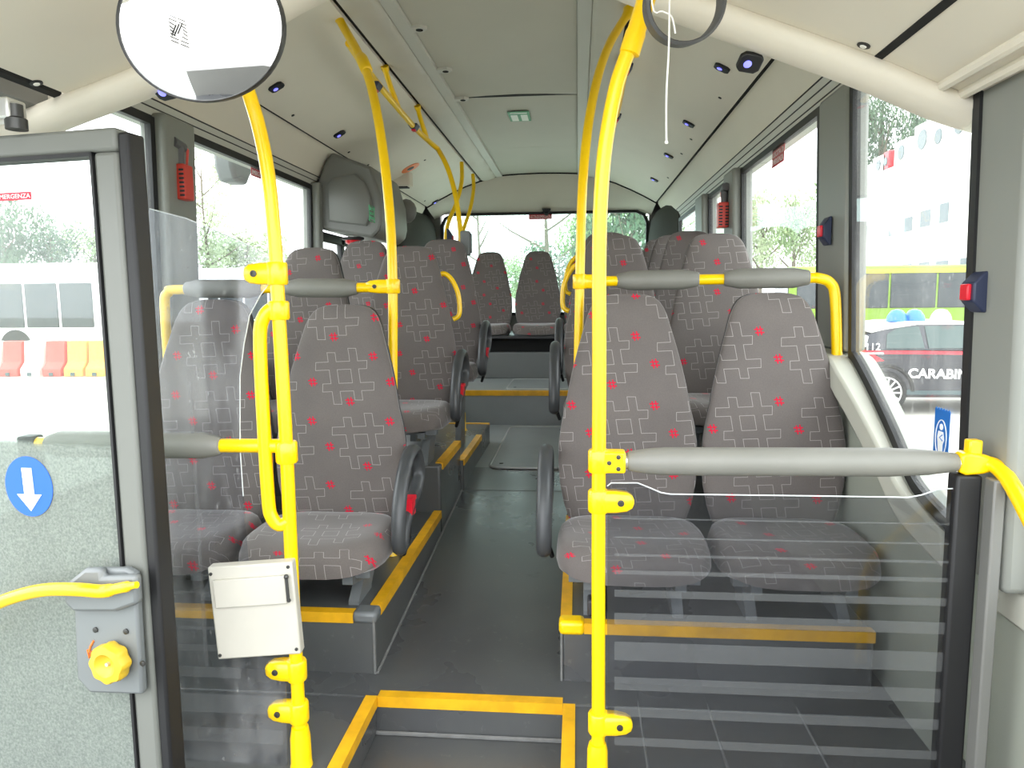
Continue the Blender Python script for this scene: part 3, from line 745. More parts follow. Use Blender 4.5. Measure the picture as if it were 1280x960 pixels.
# rear left pole with validator
Y3=4.45
qe=[Vector((P(578,545,4.46).x,4.46,ZL3)),P(578,480,4.46),P(578,400,4.46),P(577,330,4.47),P(575,285,4.48),P(570,248,4.51),P(563,220,4.55),P(555,200,4.58),P(547,186,4.66)]
te=thing('grab_pole','yellow pole carrying the grey validator, left of the hatch','pole',qe[0])
m=MB(); m.tube(qe,.0155,12,sub=5); m.build('pole_tube',M['yellow'],te,smooth=60)
m=MB(); m.lathe([(.034,0),(.03,.006),(.024,.012),(.023,.11),(.018,.12)],qe[0],seg=18); m.build('base_sleeve',M['yellow'],te,smooth=50)
va=thing('ticket_validator','small grey validator box on the yellow pole before the rear window','validator',at_z(qe,zpx(578,320,4.46)))
vc=P(581,304,4.43)
m=MB(); m.box(vc+Vector((-.026,-.02,-.075)),vc+Vector((.034,.04,.075))); m.build('housing',M['steel'],va,bevel=.012)
m=MB(); m.box(vc+Vector((.034,-.012,-.06)),vc+Vector((.042,.03,.06))); m.build('side_cover',M['frame'],va,bevel=.004)
for lab,pp in (('thin curved yellow pole before the rear window, farthest on the left',[(591,218,6.45),(592,235,6.4),(588,260,6.3),(579,288,6.2),(573,310,6.15),(572,360,6.15)]),('curved yellow pole with blue button left of the validator pole',[(577,203,5.85),(577,228,5.8),(570,255,5.7),(560,280,5.62),(557,305,5.6),(557,350,5.6)])):
    w_=[P(*a) for a in pp]; w_.append(Vector((w_[-1].x,w_[-1].y,.43)))
    tf_=thing('grab_pole',lab,'pole',w_[-1]); m=MB(); m.tube(w_,.0165,10,sub=4); m.build('pole_tube',M['yellow'],tf_,smooth=60)
    m=MB(); m.lathe([(.03,0),(.024,.006),(.023,.09),(.018,.1)],w_[-1],seg=14); m.build('base_sleeve',M['yellow'],tf_)
stop_button('blue stop button on the curved pole by the rear window',P(557.5,300,5.61)+Vector((.012,0,0)),(0,1,0),(0,0,1),.17,.06,.04)
# padded handrails behind the first rows
def sleeve(par,a,b,r=.034,mat='padgrey',end=.05):
    a,b=Vector(a),Vector(b); L=(b-a).length; d=(b-a).normalized()
    m=MB(); m.lathe([(r*.62,0),(r*.72,.004),(r*.8,end*.4),(r,end),(r,L-end),(r*.8,L-end*.4),(r*.72,L-.004),(r*.62,L)],a,d,20); return m.build('foam_sleeve',M[mat],par,smooth=60)
zr=zpx(900,350,Y2)
YE=2.455; xe=P(1043,350,YE).x
hr=thing('padded_handrail','yellow rail with two grey sleeves behind the nearest right seats','handrail',(c1.x,Y2,zr))
m=MB(); m.tube([(c1.x+.03,Y2-.003,c1.z),P(874,349.5,2.507),P(1000,347.5,2.467),P(1024,348,YE),P(1038,354,YE),P(1044,372,YE),(P(1046,440,YE).x,YE,P(1046,440,YE).z),(P(1046,440,YE).x,YE,.93)],.0175,12,sub=6); m.build('rail_tube',M['yellow'],hr,smooth=60)
sleeve(hr,P(771,351,2.537),P(874,349,2.507)); sleeve(hr,P(905,348.5,2.497),P(1012,347,2.464))
zl=zpx(400,360,Y2)
xl_=P(205,366,Y2).x
hl=thing('padded_handrail','yellow rail with two grey sleeves behind the nearest left seats','handrail',(xl_,Y2,zl))
ce=at_z(qb,zl)
m=MB(); m.tube([(ce.x-.03,Y2,zl),(-1.0,Y2,zl),(xl_+.07,Y2,zl),(xl_+.016,Y2,zl-.012),(xl_,Y2,zl-.06),(xl_,Y2,.865)],.0175,12,sub=6); m.build('rail_tube',M['yellow'],hl,smooth=60)
sleeve(hl,P(357,360,Y2),P(447,360,Y2)); sleeve(hl,P(232,361,Y2),P(328,361,Y2))
# thick front bar on the right with the bracket and rail at the door
bz=zpx(980,577,Y1); ba=cc+Vector((.055,0,0)); bb_=P(1196,578,Y1)
fb=thing('padded_handrail','thick grey bar above the right clear screen','handrail',(ba.x,Y1,bz))
m=MB(); m.tube([ba,ba+(bb_-ba)*.5,bb_+Vector((.01,0,0))],.0155,12); m.build('rail_tube',M['metal'],fb,smooth=60)
m=MB(); L=(bb_-ba).length; d_=(bb_-ba).normalized()
m.lathe([(.019,.008),(.022,.012),(.028,.05),(.031,.09),(.031,L-.14),(.027,L-.06),(.020,L-.004),(.017,L)],ba,d_,24); m.build('foam_sleeve',M['padgrey'],fb,smooth=60)
m=MB(); m.ring_loft([[bb_+Vector((x,y*k,z*k2)) for y,z in ((-.02,-.024),(.02,-.024),(.02,.024),(-.02,.024))] for x,k,k2 in ((0,.8,.8),(.012,1,1),(.045,1.1,.85),(.062,1.0,.7))]); br=m.build('bracket',M['yellow'],fb,bevel=.006)
m=MB(); m.box(bb_+Vector((.018,-.012,.018)),bb_+Vector((.045,.014,.05))); m.build('lug',M['yellow'],fb,bevel=.004)
e_=bb_+Vector((.05,0,0))
m=MB(); m.tube([e_,e_+Vector((.018,-.025,-.004)),e_+Vector((.022,-.08,-.035)),e_+Vector((.022,-.20,-.13)),e_+Vector((.02,-.50,-.36)),e_+Vector((.02,-.60,-.46)),e_+Vector((.02,-.63,-.56)),Vector((e_.x+.02,e_.y-.63,0))],.0165,12,sub=6); m.build('door_rail',M['yellow'],fb,smooth=60)
# lower left bar
zb=zpx(300,557,Y1); pa=at_z(polA,zb)
lb=thing('padded_handrail','grey padded bar beside the left door, low, joined to the front left pole','handrail',(-1.2,Y1,zb))
xs_=P(277,557,Y1).x
m=MB(); m.tube([(pa.x,Y1,zb),(-1.30,Y1,zb)],.0165,12); m.build('rail_tube',M['yellow'],lb,smooth=60)
m=MB(); m.lathe([(.019,0),(.022,.004),(.026,.02),(.031,.045),(.031,.40),(.02,.43)],(xs_,Y1,zb),(-1,0,0),20); m.build('foam_sleeve',M['padgrey'],lb,smooth=60)
m=MB(); m.box((-1.32,Y1-.02,0),(-1.28,Y1+.02,zb+.02)); m.build('end_post',M['dark'],lb,bevel=.005)

# ------------------------------------------------------------------ clear screens
def screen(name,label,poly,Y,mat,bands,bx0,bx1):
    t=thing(name,label,'screen',((poly[0].x+poly[-1].x)/2,Y,min(p.z for p in poly)))
    m=MB(); m.prism([(p.x,p.z) for p in poly],'y',Y-.003,Y+.003); m.build('clear_panel',mat,t,smooth=0)
    for k,(y0,y1) in enumerate(bands):
        x0=bx0(y0) if callable(bx0) else bx0
        x1=bx1(y0) if callable(bx1) else bx1
        a=aY(x0,y0,Y-.0042); b=aY(x0,y1,Y-.0042); c_=aY(x1,y0,Y-.0042)
        m=MB(); m.box((a.x,Y-.0046,b.z),(c_.x,Y-.0036,a.z)); m.build('frosted_band',M['frost'],t,smooth=0)
    return t
YS=Y1-.004
rp=[(759,1010),(759,608),(764,604),(797,604),(812,610),(826,616),(838,618),(1000,620),(1135,622),(1152,619),(1172,612),(1192,611)]
rpp=[aY(px,py,YS) for px,py in rp]; rpp.append(Vector((rpp[-1].x,YS,rpp[0].z)))
ts=screen('clear_screen','right clear screen with frosted stripes below the thick grey bar',rpp,YS,M['perspex'],[(647,648.6),(670.5,672.5),(692,695),(712.5,717.5),(737,746),(766,780),(802,825),(846,862),(883,895),(921,931)],768,1187)
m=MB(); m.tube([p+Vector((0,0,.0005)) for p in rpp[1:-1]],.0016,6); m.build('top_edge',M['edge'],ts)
pst=aY(1213,800,Y1)
m=MB(); m.box((rpp[-1].x-.002,Y1-.02,0),(min(rpp[-1].x+.050,.876),Y1+.022,bz-.022)); pp_=m.build('screen_post',M['dark'],ts,bevel=.006)
m=MB(); m.box((min(rpp[-1].x+.051,.877),Y1-.06,0),(min(rpp[-1].x+.075,.90),Y1-.021,bz-.022)); m.build('post_trim',M['cover'],ts,bevel=.004)
lp=[(140,255),(187,261),(233,273),(290,297),(312,307),(337,319),(338,352),(326,368),(312,394),(305,430),(300,470),(300,560),(304,620),(309,690),(316,770),(330,822),(357,826),(360,1010)]
lpp=[aY(px,py,YS) for px,py in lp]; lpp.append(Vector((lpp[0].x,YS,lpp[-1].z)))
ts=screen('clear_screen','left clear screen, scratched and curved at the top, beside the door',lpp,YS,M['perspexl'],[(715.6,717.4),(736.5,738.6),(757.5,760.5),(779.5,783.5),(802,810),(829,842),(862.5,885),(904,921),(949,962)],150,lambda y: 300 if y<840 else 353)
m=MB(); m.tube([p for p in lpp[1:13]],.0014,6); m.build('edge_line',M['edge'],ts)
m=MB(); a=aY(237,478,YS-.005); b=aY(258,832,YS-.005); m.add([a+Vector((-.004,0,0)),a+Vector((.004,0,0)),b+Vector((.005,0,0)),b+Vector((-.005,0,0)),a+Vector((-.004,.001,0)),a+Vector((.004,.001,0)),b+Vector((.005,.001,0)),b+Vector((-.005,.001,0))],[(0,3,2,1),(4,5,6,7),(0,1,5,4),(1,2,6,5),(2,3,7,6),(3,0,4,7)]); m.build('painted_reflection_strip',M['frost'],ts,smooth=0)  # pale reflection in the screen, built as a thin whitish strip
# ticket box on the pole
yb=1.528
a=aY(260,702,yb); b=aY(376,826,yb)
tb_=thing('leaflet_box','off-white metal box with a flap on the front left pole','box',((a.x+b.x)/2,yb,b.z))
MMb=Matrix.Translation(((a.x+b.x)/2,yb,(a.z+b.z)/2))@Matrix.Rotation(R_(-3.2),4,'Y')@Matrix.Rotation(R_(6),4,'Z')
W=(b.x-a.x)/2-.008; H=(a.z-b.z)/2-.005
m=MB(); m.box((-W,0,-H),(W,.032,H),MMb); m.build('body',M['white'],tb_,bevel=.004)
m=MB(); m.box((-W*.88,-.008,H*.14),(W*.82,0,H*.74),MMb); m.build('flap',M['white'],tb_,bevel=.002)
m=MB(); m.tube([MMb@Vector((W*.86,-.008,H*.7)),MMb@Vector((W*.87,-.012,H*.2))],.0035,8); m.ball(MMb@Vector((W*.86,-.008,H*.72)),.006,8); m.ball(MMb@Vector((W*.87,-.01,H*.22)),.005,8); m.build('latch',M['screw'],tb_)
for sx,sz in ((-.93,.86),(.9,.9),(-.93,-.9),(.9,-.88)):
    m=MB(); m.lathe([(.004,0),(.004,.002),(.001,.0025)],MMb@Vector((W*sx,0,H*sz)),MMb.to_3x3()@Vector((0,-1,0)),10); m.build('screw',M['screw'],tb_)
# ------------------------------------------------------------------ front door leaf, swung in, on the left
YD=1.36
al=R_(8.5)
dr_=Vector((math.cos(al),-math.sin(al),0)); dn=Vector((-math.sin(al),-math.cos(al),0))   # right along leaf, normal to viewer
dO=P(155,330,YD); dO.z=0
def DL(px,py,off=0): return aP(px,py,dO+dn*off,dn)
Md=Matrix(((dr_.x,-dn.x,0,dO.x),(dr_.y,-dn.y,0,dO.y),(0,0,1,0),(0,0,0,1)))     # local: x along leaf, y away from viewer
zt=DL(149,157).z; zg=DL(60,194).z; xg=-(dO-DL(126,330)).dot(dr_)
LW=.84
door=thing('door_1',None,None,dO+dr_*(-LW/2)+Vector((0,0,-.1))); door['kind']='structure'
m=MB(); m.box((-LW,0,zg),(0,.042,zt),Md); m.box((xg,0,-.10),(0,.042,zg),Md); m.box((-LW,0,-.10),(-LW+.05,.042,zg),Md); m.box((-LW+.05,0,-.10),(xg,.042,0.0),Md)
m.build('door_frame',M['door'],door,bevel=.008)
m=MB(); m.box((xg-.006,-.003,-.0),(xg,.03,zg),Md); m.box((-LW+.05,-.003,zg-.008),(xg,.03,zg),Md); m.build('gasket',M['dark'],door)
m=MB(); m.box((0.0,.004,-.10),(.026,.05,zt-.01),Md); m.build('edge_seal',M['dark'],door,bevel=.006)
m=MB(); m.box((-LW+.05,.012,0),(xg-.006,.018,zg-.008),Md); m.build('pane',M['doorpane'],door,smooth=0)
# sticker with the arrow (on the pane)
Mf=Matrix(((dr_.x,0,dn.x,0),(dr_.y,0,dn.y,0),(0,1,0,0),(0,0,0,1)))
c=DL(36.5,608,-.011); Ms=Matrix.Translation(c)@Mf@Matrix.Rotation(R_(2),4,'Z')
r_=(DL(66,608,-.011)-c).length
m=MB(); m.prism([(r_*math.cos(a),r_*1.06*math.sin(a)) for a in [2*math.pi*k/40 for k in range(40)]],'z',0,.0012,lambda p:Ms@p); st=m.build('arrow_sticker',M['blue'],door,smooth=0); st['label']='round blue sticker with a white arrow pointing down'
m=MB(); k=r_/29
m.prism([(-6*k,19*k),(6*k,19*k),(6*k,-8*k),(15*k,-8*k),(0,-25*k),(-15*k,-8*k),(-6*k,-8*k)],'z',.0012,.0024,lambda p:Ms@p); m.build('arrow',M['white2'],st,smooth=0)
a=DL(-4,250,-.011); b=DL(39,241,-.011); cc_=(a+b)/2; hh=(DL(10,241,-.011)-DL(10,251,-.011)).length/2; ww=(a-b).length/2
Mr=Matrix.Translation(cc_)@Mf
m=MB(); m.box((-ww,-hh,0),(ww,hh,.001),Mr); es=m.build('emergency_sticker',M['redst'],door,smooth=0); es['label']='red strip sticker reading EMERGENZA'
fit_text('EMERGENZA',ww*1.9,hh*1.1,.0004,Mr@Matrix.Translation((0,0,.0012))).build('lettering',M['white2'],es,smooth=0)
# lock plate, knob, handle
pl=[(101,722),(118,707),(166,706),(178,712),(187,862),(122,860),(106,842)]
q=[DL(px,py,.004) for px,py in pl]; qi=Md.inverted(); ql=[(qi@v) for v in q]
m=MB(); m.prism([(v.x,v.z) for v in ql],'y',-.006,-.026,lambda p:Md@p); lk=m.build('lock_plate',M['steel'],door,bevel=.006)
ql2=[qi@DL(px,py,.03) for px,py in [(88,727),(112,708),(133,708),(134,718),(176,716),(178,752),(150,762),(98,762),(86,750)]]
m=MB(); m.prism([(v.x,v.z) for v in ql2],'y',-.024,-.045,lambda p:Md@p); m.build('lock_cover',M['steel'],door,bevel=.008)
kc=DL(146,823,.03)
m=MB(); rr=(DL(166.5,823,.03)-kc).length
rings=[]
for h,rf in ((0,.7),(.004,.95),(.010,1.0),(.026,1.0),(.032,.93),(.034,.6),(.026,.45),(.022,.2),(.022,.05)):
    rings.append([kc+dn*h+(dr_*math.cos(t_)+Vector((0,0,1))*math.sin(t_))*rr*rf*(1+.05*math.cos(8*t_)*(1 if rf>.8 else 0)) for t_ in [2*math.pi*k/48 for k in range(48)]])
m.ring_loft(rings); kb=m.build('release_knob',M['knob'],door,smooth=50); kb['label']='yellow fluted knob'
m=MB(); m.cyl(kc+dn*.021,kc+dn*.028,.004,10); m.build('centre_pin',M['metal'],kb)
m=MB(); pts=[DL(117,801,.0272),DL(113,808,.0272),DL(111.5,815,.0272)]; m.tube(pts,.0022,6); m.tube([DL(109.5,812,.0272),DL(111.5,822,.0272),DL(115,814,.0272)],.0022,6); m.build('red_arrow',M['orange'],lk)
for px,py in ((120,787),(158,789),(116,831),(179,829),(171,731)):
    m=MB(); m.lathe([(.006,0),(.006,.003),(.003,.004)],DL(px,py,.026 if py>740 else .046),dn,12); m.build('screw',M['screw'],lk)
hp=[DL(171,731,.055),DL(150,735,.055),DL(128,739,.06),DL(100,737,.07),DL(60,737,.075),DL(25,744,.075),DL(-10,758,.075),DL(-45,785,.07),DL(-75,825,.06),DL(-90,870,.03),DL(-92,900,.01)]
m=MB(); m.tube(hp,[.007,.011,.0135,.0135,.0135,.0135,.0135,.0135,.0135,.0135,.0135],12,sub=5); m.build('door_handle',M['yellow'],door,smooth=60)
ha=bpy.data.objects.new('door_arm',None); col.objects.link(ha); ha.parent=door
m=MB(); q=P(8,138,1.38); m.box(q+Vector((-.08,-.02,-.02)),q+Vector((.02,.03,.022))); m.build('arm_plate',M['metal'],ha,bevel=.005)
q=P(20,148,1.38); zb_=DL(20,162).z
m=MB(); m.lathe([(.02,0),(.02,.02),(.014,.024),(.014,max(.03,q.z+.03-zb_))],(q.x,q.y,zb_-.004),(0,0,1),16); m.build('hinge_pin',M['screw'],ha)

# ------------------------------------------------------------------ mirror, ring, cord
YM=1.15
mc=P(250,31,YM)
# oval outline traced on the leaning mirror plane
mn=Vector((.10,-1,-.235)).normalized()
mu=(Vector((0,0,1))-mn*mn.z).normalized(); mr=mu.cross(mn)*1
if mr.x<0: mr=-mr
mt=thing('round_mirror','large round driver mirror at the upper left, white in reflection','mirror',mc)
el=[]
for k in range(56):
    a=2*math.pi*k/56
    px=250+103.5*math.cos(a)*math.cos(R_(18))+94*math.sin(a)*math.sin(R_(18)); py=31+103.5*math.cos(a)*math.sin(R_(18))*1.0-94*math.sin(a)*math.cos(R_(18))
    el.append(aP(px,py,mc,mn))
cen=sum(el,Vector())/len(el)
m=MB(); rings=[]
for k in range(0,13):
    f=1-k/12.0*.999; rings.append([cen+(p-cen)*f+mn*(.012*(1-f*f)) for p in el])
m.ring_loft(rings); 
m.build('mirror_glass',M['mirror'],mt,smooth=80)
m=MB(); m.ring_loft([[cen+(p-cen)*f+mn*h for p in el] for f,h in ((.9,-.012),(.995,-.004),(1.0,.003),(1.012,.004),(1.025,.0),(1.03,-.012),(1.0,-.02),(.6,-.05),(.1,-.06))]); m.build('mirror_back',M['rim'],mt,smooth=60)
m=MB(); m.tube([cen-mn*.05,cen-mn*.08+Vector((0,.02,.09)),Vector((cen.x-.02,YM+.16,fz(cen.x-.02)-.002))],.011,10,sub=4); m.build('mirror_arm',M['dark'],mt,smooth=60)
lg=MB()
def mpt(px,py,h=.0125): 
    return aP(px,py,cen+mn*h,mn)
Lc=[]
for i in range(8):
    y=18+i*4.6
    ln=10 if i in(0,1,6,7) else (5 if i in (3,4) else 7)
    for side in (0,1):
        x=209.5+.55*i if side==0 else 222+.55*i
        if side and ln<10: x+=10-ln
        yy=y+ (0 if side==0 else 5)
        Lc.append(((x,yy),(x+ln,yy+4.2)))
for k in range(3): Lc.append(((213.5+k*4.0,45-k*1.2),(219.5+k*4.0,31-k*1.2)))
rr2=.00075
for (a,b),(c_,d) in Lc:
    lg.tube([mpt(a,b),mpt(c_,d)],rr2,4)
lg.build('printed_mark',M['rim'],mt,smooth=0)
YR=1.45
rc=P(855,4,YR)
rg=thing('hanging_ring','dark grey ring hanging from the ceiling beside the white cord','ring',rc)
m=MB(); rn=Vector((.12,-1,-.2)).normalized(); ru=(Vector((0,0,1))-rn*rn.z).normalized(); rr_=ru.cross(rn); R0=.071
m.ring_loft([[rc+(rr_*math.cos(a)+ru*math.sin(a))*(R0+dx)+rn*dy for a in [2*math.pi*k/48 for k in range(48)]] for dx,dy in ((-.003,-.024),(.003,-.024),(.004,.02),(-.001,.024),(-.004,.02))],closed=True); m.build('ring_band',M['ring'],rg,smooth=50)
m=MB(); tp=rc+ru*R0; m.tube([tp,tp+Vector((0,.01,max(.01,fz(tp.x)-tp.z)))],.008,8); m.build('ring_mount',M['dark'],rg)
m=MB(); YCD=1.42
pp=[P(838,-40,YCD),P(837,-5,YCD),P(836,60,YCD),P(833,120,YCD),P(833,178,YCD)]
top=Vector((pp[0].x,YCD,fz(pp[0].x)))
m.tube([top]+pp[1:],.0018,6,sub=4); m.ball(pp[-1],.0035,8)
m.tube([top+Vector((-.04,0,0)),P(815,4,YCD),P(828,14,YCD),P(839,20,YCD),P(843,34,YCD),P(844,42,YCD)],.0016,6,sub=4)
o=m.build('pull_cord',M['cord']); tag(o,'white cord hanging down through the grey ring','cord')

# ------------------------------------------------------------------ ceiling fittings
nR=Vector((-.236,0,-.52)).normalized(); pR=Vector((.5,0,2.16)); nL=Vector((.236,0,-.52)).normalized(); pL=Vector((mx(.5),0,2.16))
def cove_pt(px,py,side):
    """a point on the sloping ceiling panel"""
    d=ray(px,py); cs=cove if side>0 else [(mx(x),z) for x,z in cove]
    best=None
    for (a,b),(c_,e) in zip(cs,cs[1:]):
        nn=Vector((-(e-b),0,(c_-a))).normalized(); 
        t=(Vector((a,0,b))-EYE).dot(nn)/d.dot(nn); p=EYE+d*t
        if min(a,c_)-1e-3<=p.x<=max(a,c_)+1e-3:
            return p, (-nn if nn.z>0 else nn)
    nn=nR if side>0 else nL; return aP(px,py,pR if side>0 else pL,nn),nn
def spot(px,py,side,label,k=1.0):
    p,nn=cove_pt(px,py,side); u=nn.cross(Vector((0,1,0))).normalized()
    MM=Matrix(((u.x,0,nn.x,p.x),(u.y,1,nn.y,p.y),(u.z,0,nn.z,p.z),(0,0,0,1)))
    return spot_M(MM,label,p,k)
def spot_M(MM,label,p,k=1.0):
    t=thing('ceiling_spotlight',label,'spotlight',p,0,'small black ceiling spotlights')
    m=MB(); m.prism([(x*k,y*k) for x,y in ((-.035,-.018),(-.022,-.03),(.022,-.03),(.035,-.018),(.035,.018),(.022,.03),(-.022,.03),(-.035,.018))],'z',-.004,.01,lambda p:MM@p); m.build('housing',M['dark'],t,bevel=.003)
    m=MB(); m.lathe([(.009*k,.008),(.012*k,.012),(.007*k,.014),(.001,.0145)],MM@Vector((-.008*k,0,0)),MM.to_3x3()@Vector((0,0,1)),14); m.build('lamp',M['led'],t)
for px,py,l in ((903,84,'black spotlight with violet glow, first on the right ceiling panel'),(861,154,'black spotlight on the right ceiling panel, second from the front'),(836,194,'black spotlight on the right ceiling panel, third from the front'),(818,224,'tiny black spotlight on the right ceiling panel, second from the rear'),(804,246,'tiny black spotlight at the rear end of right ceiling panel')):
    spot(px,py,1,l)
for px,py,l in ((424,167,'black spotlight on left ceiling panel, left of the second yellow pole'),(544,252,'tiny black spotlight at the rear end of left ceiling panel'),(345,108,'spotlight half hidden behind the lower right of the round mirror')): spot(px,py,-1,l)
def on_beam(px,py):
    best=None; d=ray(px,py)
    for i in range(400):
        p=EYE+d*(1.6*i/400+.6)/d.y
        f=fz(min(max(p.x,-1.6),.89))-.022
        dist=math.hypot((p.z-f)/.037,(p.y-1.76)/.055)
        if dist<=1.0: return p
        if best is None or dist<best[0]: best=(dist,p)
    return best[1]
for px,py,l,tilt in ((937,77,'largest black spotlight with blue glow, on the right of the beam',-.36),(207,112,'black spotlight with blue glow on the left of the cream beam',.33)):
    p=on_beam(px,py); nn=Vector((0,-.62,-.78)); u=Vector((1,0,tilt)); u=(u-nn*u.dot(nn)).normalized(); w_=nn.cross(u)
    MM=Matrix(((u.x,w_.x,nn.x,p.x),(u.y,w_.y,nn.y,p.y),(u.z,w_.z,nn.z,p.z),(0,0,0,1))); spot_M(MM,l,p,.8)
for i,(px,py,s) in enumerate(((366,144,-1),(436,190,-1),(460,206,-1),(531,200,-1),(531,251,-1),(900,122,1),(864,174,1),(852,192,1),(835,222,1))):
    p,nn=cove_pt(px,py,s); m=MB(); m.lathe([(.008,-.001),(.009,.003),(.004,.004)],p,nn,10); o=m.build('panel_clip',M['dark']); tag(o,'small dark clip set in the '+('left' if s<0 else 'right')+' sloping ceiling panel','clip','dark clips in the %s ceiling panel'%('left' if s<0 else 'right'))
for px,py,l in ((45,103,'small round fitting in the front ceiling, upper left corner'),(1080,56,'small round fitting in the front ceiling beside the groove, right')):
    d=ray(px,py); 
    for i in range(600):
        p=EYE+d*(.3+2*i/600)/d.y
        if -1.6<p.x<.89 and p.z>=fz(p.x): break
    e=.02; nn=Vector((fz(p.x+e)-fz(p.x-e),0,-2*e)).normalized()
    t=thing('ceiling_fitting',l,'fitting',p); m=MB(); m.lathe([(.014,-.002),(.014,.003),(.009,.004)],p,nn,18); m.build('bezel',M['dark'],t); m=MB(); m.lathe([(.008,.003),(.006,.006),(.001,.006)],p,nn,14); m.build('centre',M['cord'],t)
# latches along the centre panel, stickers
for k,(px,py) in enumerate(((522,37),(555,89),(577,125))):
    z=2.308; p=aZ(px,py,z); t=thing('panel_latch',('nearest','middle','farthest')[k]+' of three white latches on the left edge of the centre ceiling panel','latch',p,0,'white latches of the centre ceiling panel')
    m=MB(); m.prism([(p.x-.075,p.y-.03),(p.x+.02,p.y-.03),(p.x+.045,p.y),(p.x+.02,p.y+.03),(p.x-.075,p.y+.03)],'z',z-.002,z+.02); m.build('plate',M['rail'],t,bevel=.002)
    m=MB(); m.lathe([(.016,0),(.016,.003),(.010,.002)],(p.x+.008,p.y,z-.001),(0,0,-1),16); m.build('key_hole',M['black'],t)
z=2.3225; a=aZ(634,140,z); b=aZ(664,151,z)
t=thing('ceiling_sticker','green sticker with two pale pictograms on the centre ceiling','sticker',((a.x+b.x)/2,(a.y+b.y)/2,z))
y0,y1=min(a.y,b.y),max(a.y,b.y)
m=MB(); m.box((a.x,y0,z-.001),(b.x,y1,z+.002)); m.build('sticker_sheet',M['green'],t)
for f in (.1,.57):
    m=MB(); x=a.x+(b.x-a.x)*f; m.box((x,y0+(y1-y0)*.32,z-.002),(x+(b.x-a.x)*.32,y0+(y1-y0)*.95,z-.0005)); m.build('pictogram',M['mint'],t)
m=MB(); x=a.x; m.box((a.x+(b.x-a.x)*.1,y0+(y1-y0)*.12,z-.0016),(b.x-(b.x-a.x)*.1,y0+(y1-y0)*.2,z-.0006)); m.build('text_line',M['mint'],t)
p,nn=cove_pt(513,210,-1); u=nn.cross(Vector((0,1,0))).normalized()
t=thing('ceiling_emblem','orange oval plate with a dark centre on the left ceiling panel','plate',p)
m=MB(); m.lathe([(.075,-.002),(.075,.003),(.07,.004)],p,nn,24); m.build('plate',M['orange'],t); m=MB(); m.lathe([(.03,.003),(.028,.007),(.01,.007)],p,nn,14); m.build('dark_centre',M['dark'],t)
p,nn=cove_pt(503,222,-1)
t=thing('camera_box','cream box camera under the left ceiling panel behind second pole','camera',p)
m=MB(); m.prism([(p.x-.07,p.z+.03),(p.x+.07,p.z+.06),(p.x+.07,p.z-.075),(p.x-.07,p.z-.075)],'y',p.y-.06,p.y+.07); m.build('housing',M['cream'],t,bevel=.012)
m=MB(); m.box((p.x-.05,p.y-.05,p.z-.082),(p.x+.05,p.y+.03,p.z-.072)); m.build('lens_window',M['dark'],t,bevel=.002)
# rear camera
p=aY(683,265,7.39); t=thing('rear_camera','small black camera at the top middle of the rear window','camera',p)
m=MB(); m.prism([(-.045,.03),(.045,.03),(.03,-.005),(-.03,-.005)],'y',7.35,7.42,lambda v:v+Vector((p.x,0,p.z))); m.build('bracket',M['dark'],t,bevel=.004); m=MB(); m.ball((p.x,7.37,p.z-.015),.024,12); m.build('dome',M['dark'],t)
def red_notice(label,M4,w,h,txt,two=False):
    t=thing('red_notice',label,'sticker',M4.translation,0,'red emergency exit stickers')
    m=MB(); m.box((-w/2,-h/2,0),(w/2,h/2,.0015),M4); m.build('sticker_sheet',M['redst'],t,smooth=0)
    for k,l in enumerate(txt):
        y=0 if len(txt)==1 else h*(.22-.44*k)
        fit_text(l,w*.9,h*.62/len(txt),.0004,M4@Matrix.Translation((0,y,.0018))).build('lettering',M['white2'],t,smooth=0)
a=aY(661,271,7.425); b=aY(690,271,7.425)
red_notice('red strip sticker at the top of the rear window',face_M((a+b)/2,(1,0,0),(0,0,1)),(b-a).length,.05,['USCITA DI EMERGENZA'])
p=aX(973,195,.865); red_notice('red two-line sticker at the top of the middle right window',face_M(p,(0,-1,0),(.03,0,1)),.19,.075,['USCITA DI','EMERGENZA'])
p=aX(323,214,-1.61); red_notice('red sticker at the top of the left window, half behind the yellow pole',face_M(p,(0,1,0),(.03,0,1)),.17,.07,['USCITA DI','EMERGENZA'])
# pregnant passenger sticker on the front right window
p=aX(1177,545,.874); Mp=face_M(p,(0,-1,0),(0,0,1))
t=thing('priority_sticker','blue sticker with a white pregnant figure on the front right window','sticker',p)
m=MB(); w_,h_=.036,.062
tp=[(-w_,-h_),(w_,-h_*1.1)]+[(w_-2*w_*i/12,h_+(.006 if i%2 else 0)) for i in range(13)]
m.prism(tp,'z',0,.0012,lambda v:Mp@v); m.build('sticker_sheet',M['blue2'],t,smooth=0)
m=MB(); m.tube([Mp@Vector((.026*math.cos(a),.045*math.sin(a)-.006,.0014)) for a in [2*math.pi*k/28 for k in range(28)]],.0015,5,closed=True); m.build('oval_line',M['white2'],t)
m=MB()
m.prism([(.008*math.cos(a),.008*math.sin(a)+.022) for a in [2*math.pi*k/14 for k in range(14)]],'z',.0012,.0022,lambda v:Mp@v)
m.prism([(-.013,.011),(.010,.011),(.016,-.008),(.010,-.020),(.010,-.042),(-.010,-.042),(-.013,-.02),(-.017,-.004)],'z',.0012,.0022,lambda v:Mp@v)
m.build('figure',M['white2'],t,smooth=0)
m=MB(); m.tube([Mp@Vector(v) for v in ((.008,.004,.0026),(-.004,-.004,.0026),(.010,-.010,.0026))],.0014,5); m.build('arm_line',M['blue2'],t)
stop_button('big blue stop button on the front right pillar',aX(1227,365,.872),(0,-1,0),(0,0,1),.088,.055,.03)
stop_button('blue stop button on the pillar behind the right padded rail',aX(1036,289,.852),(0,-1,0),(0,0,1),.095,.06,.026)
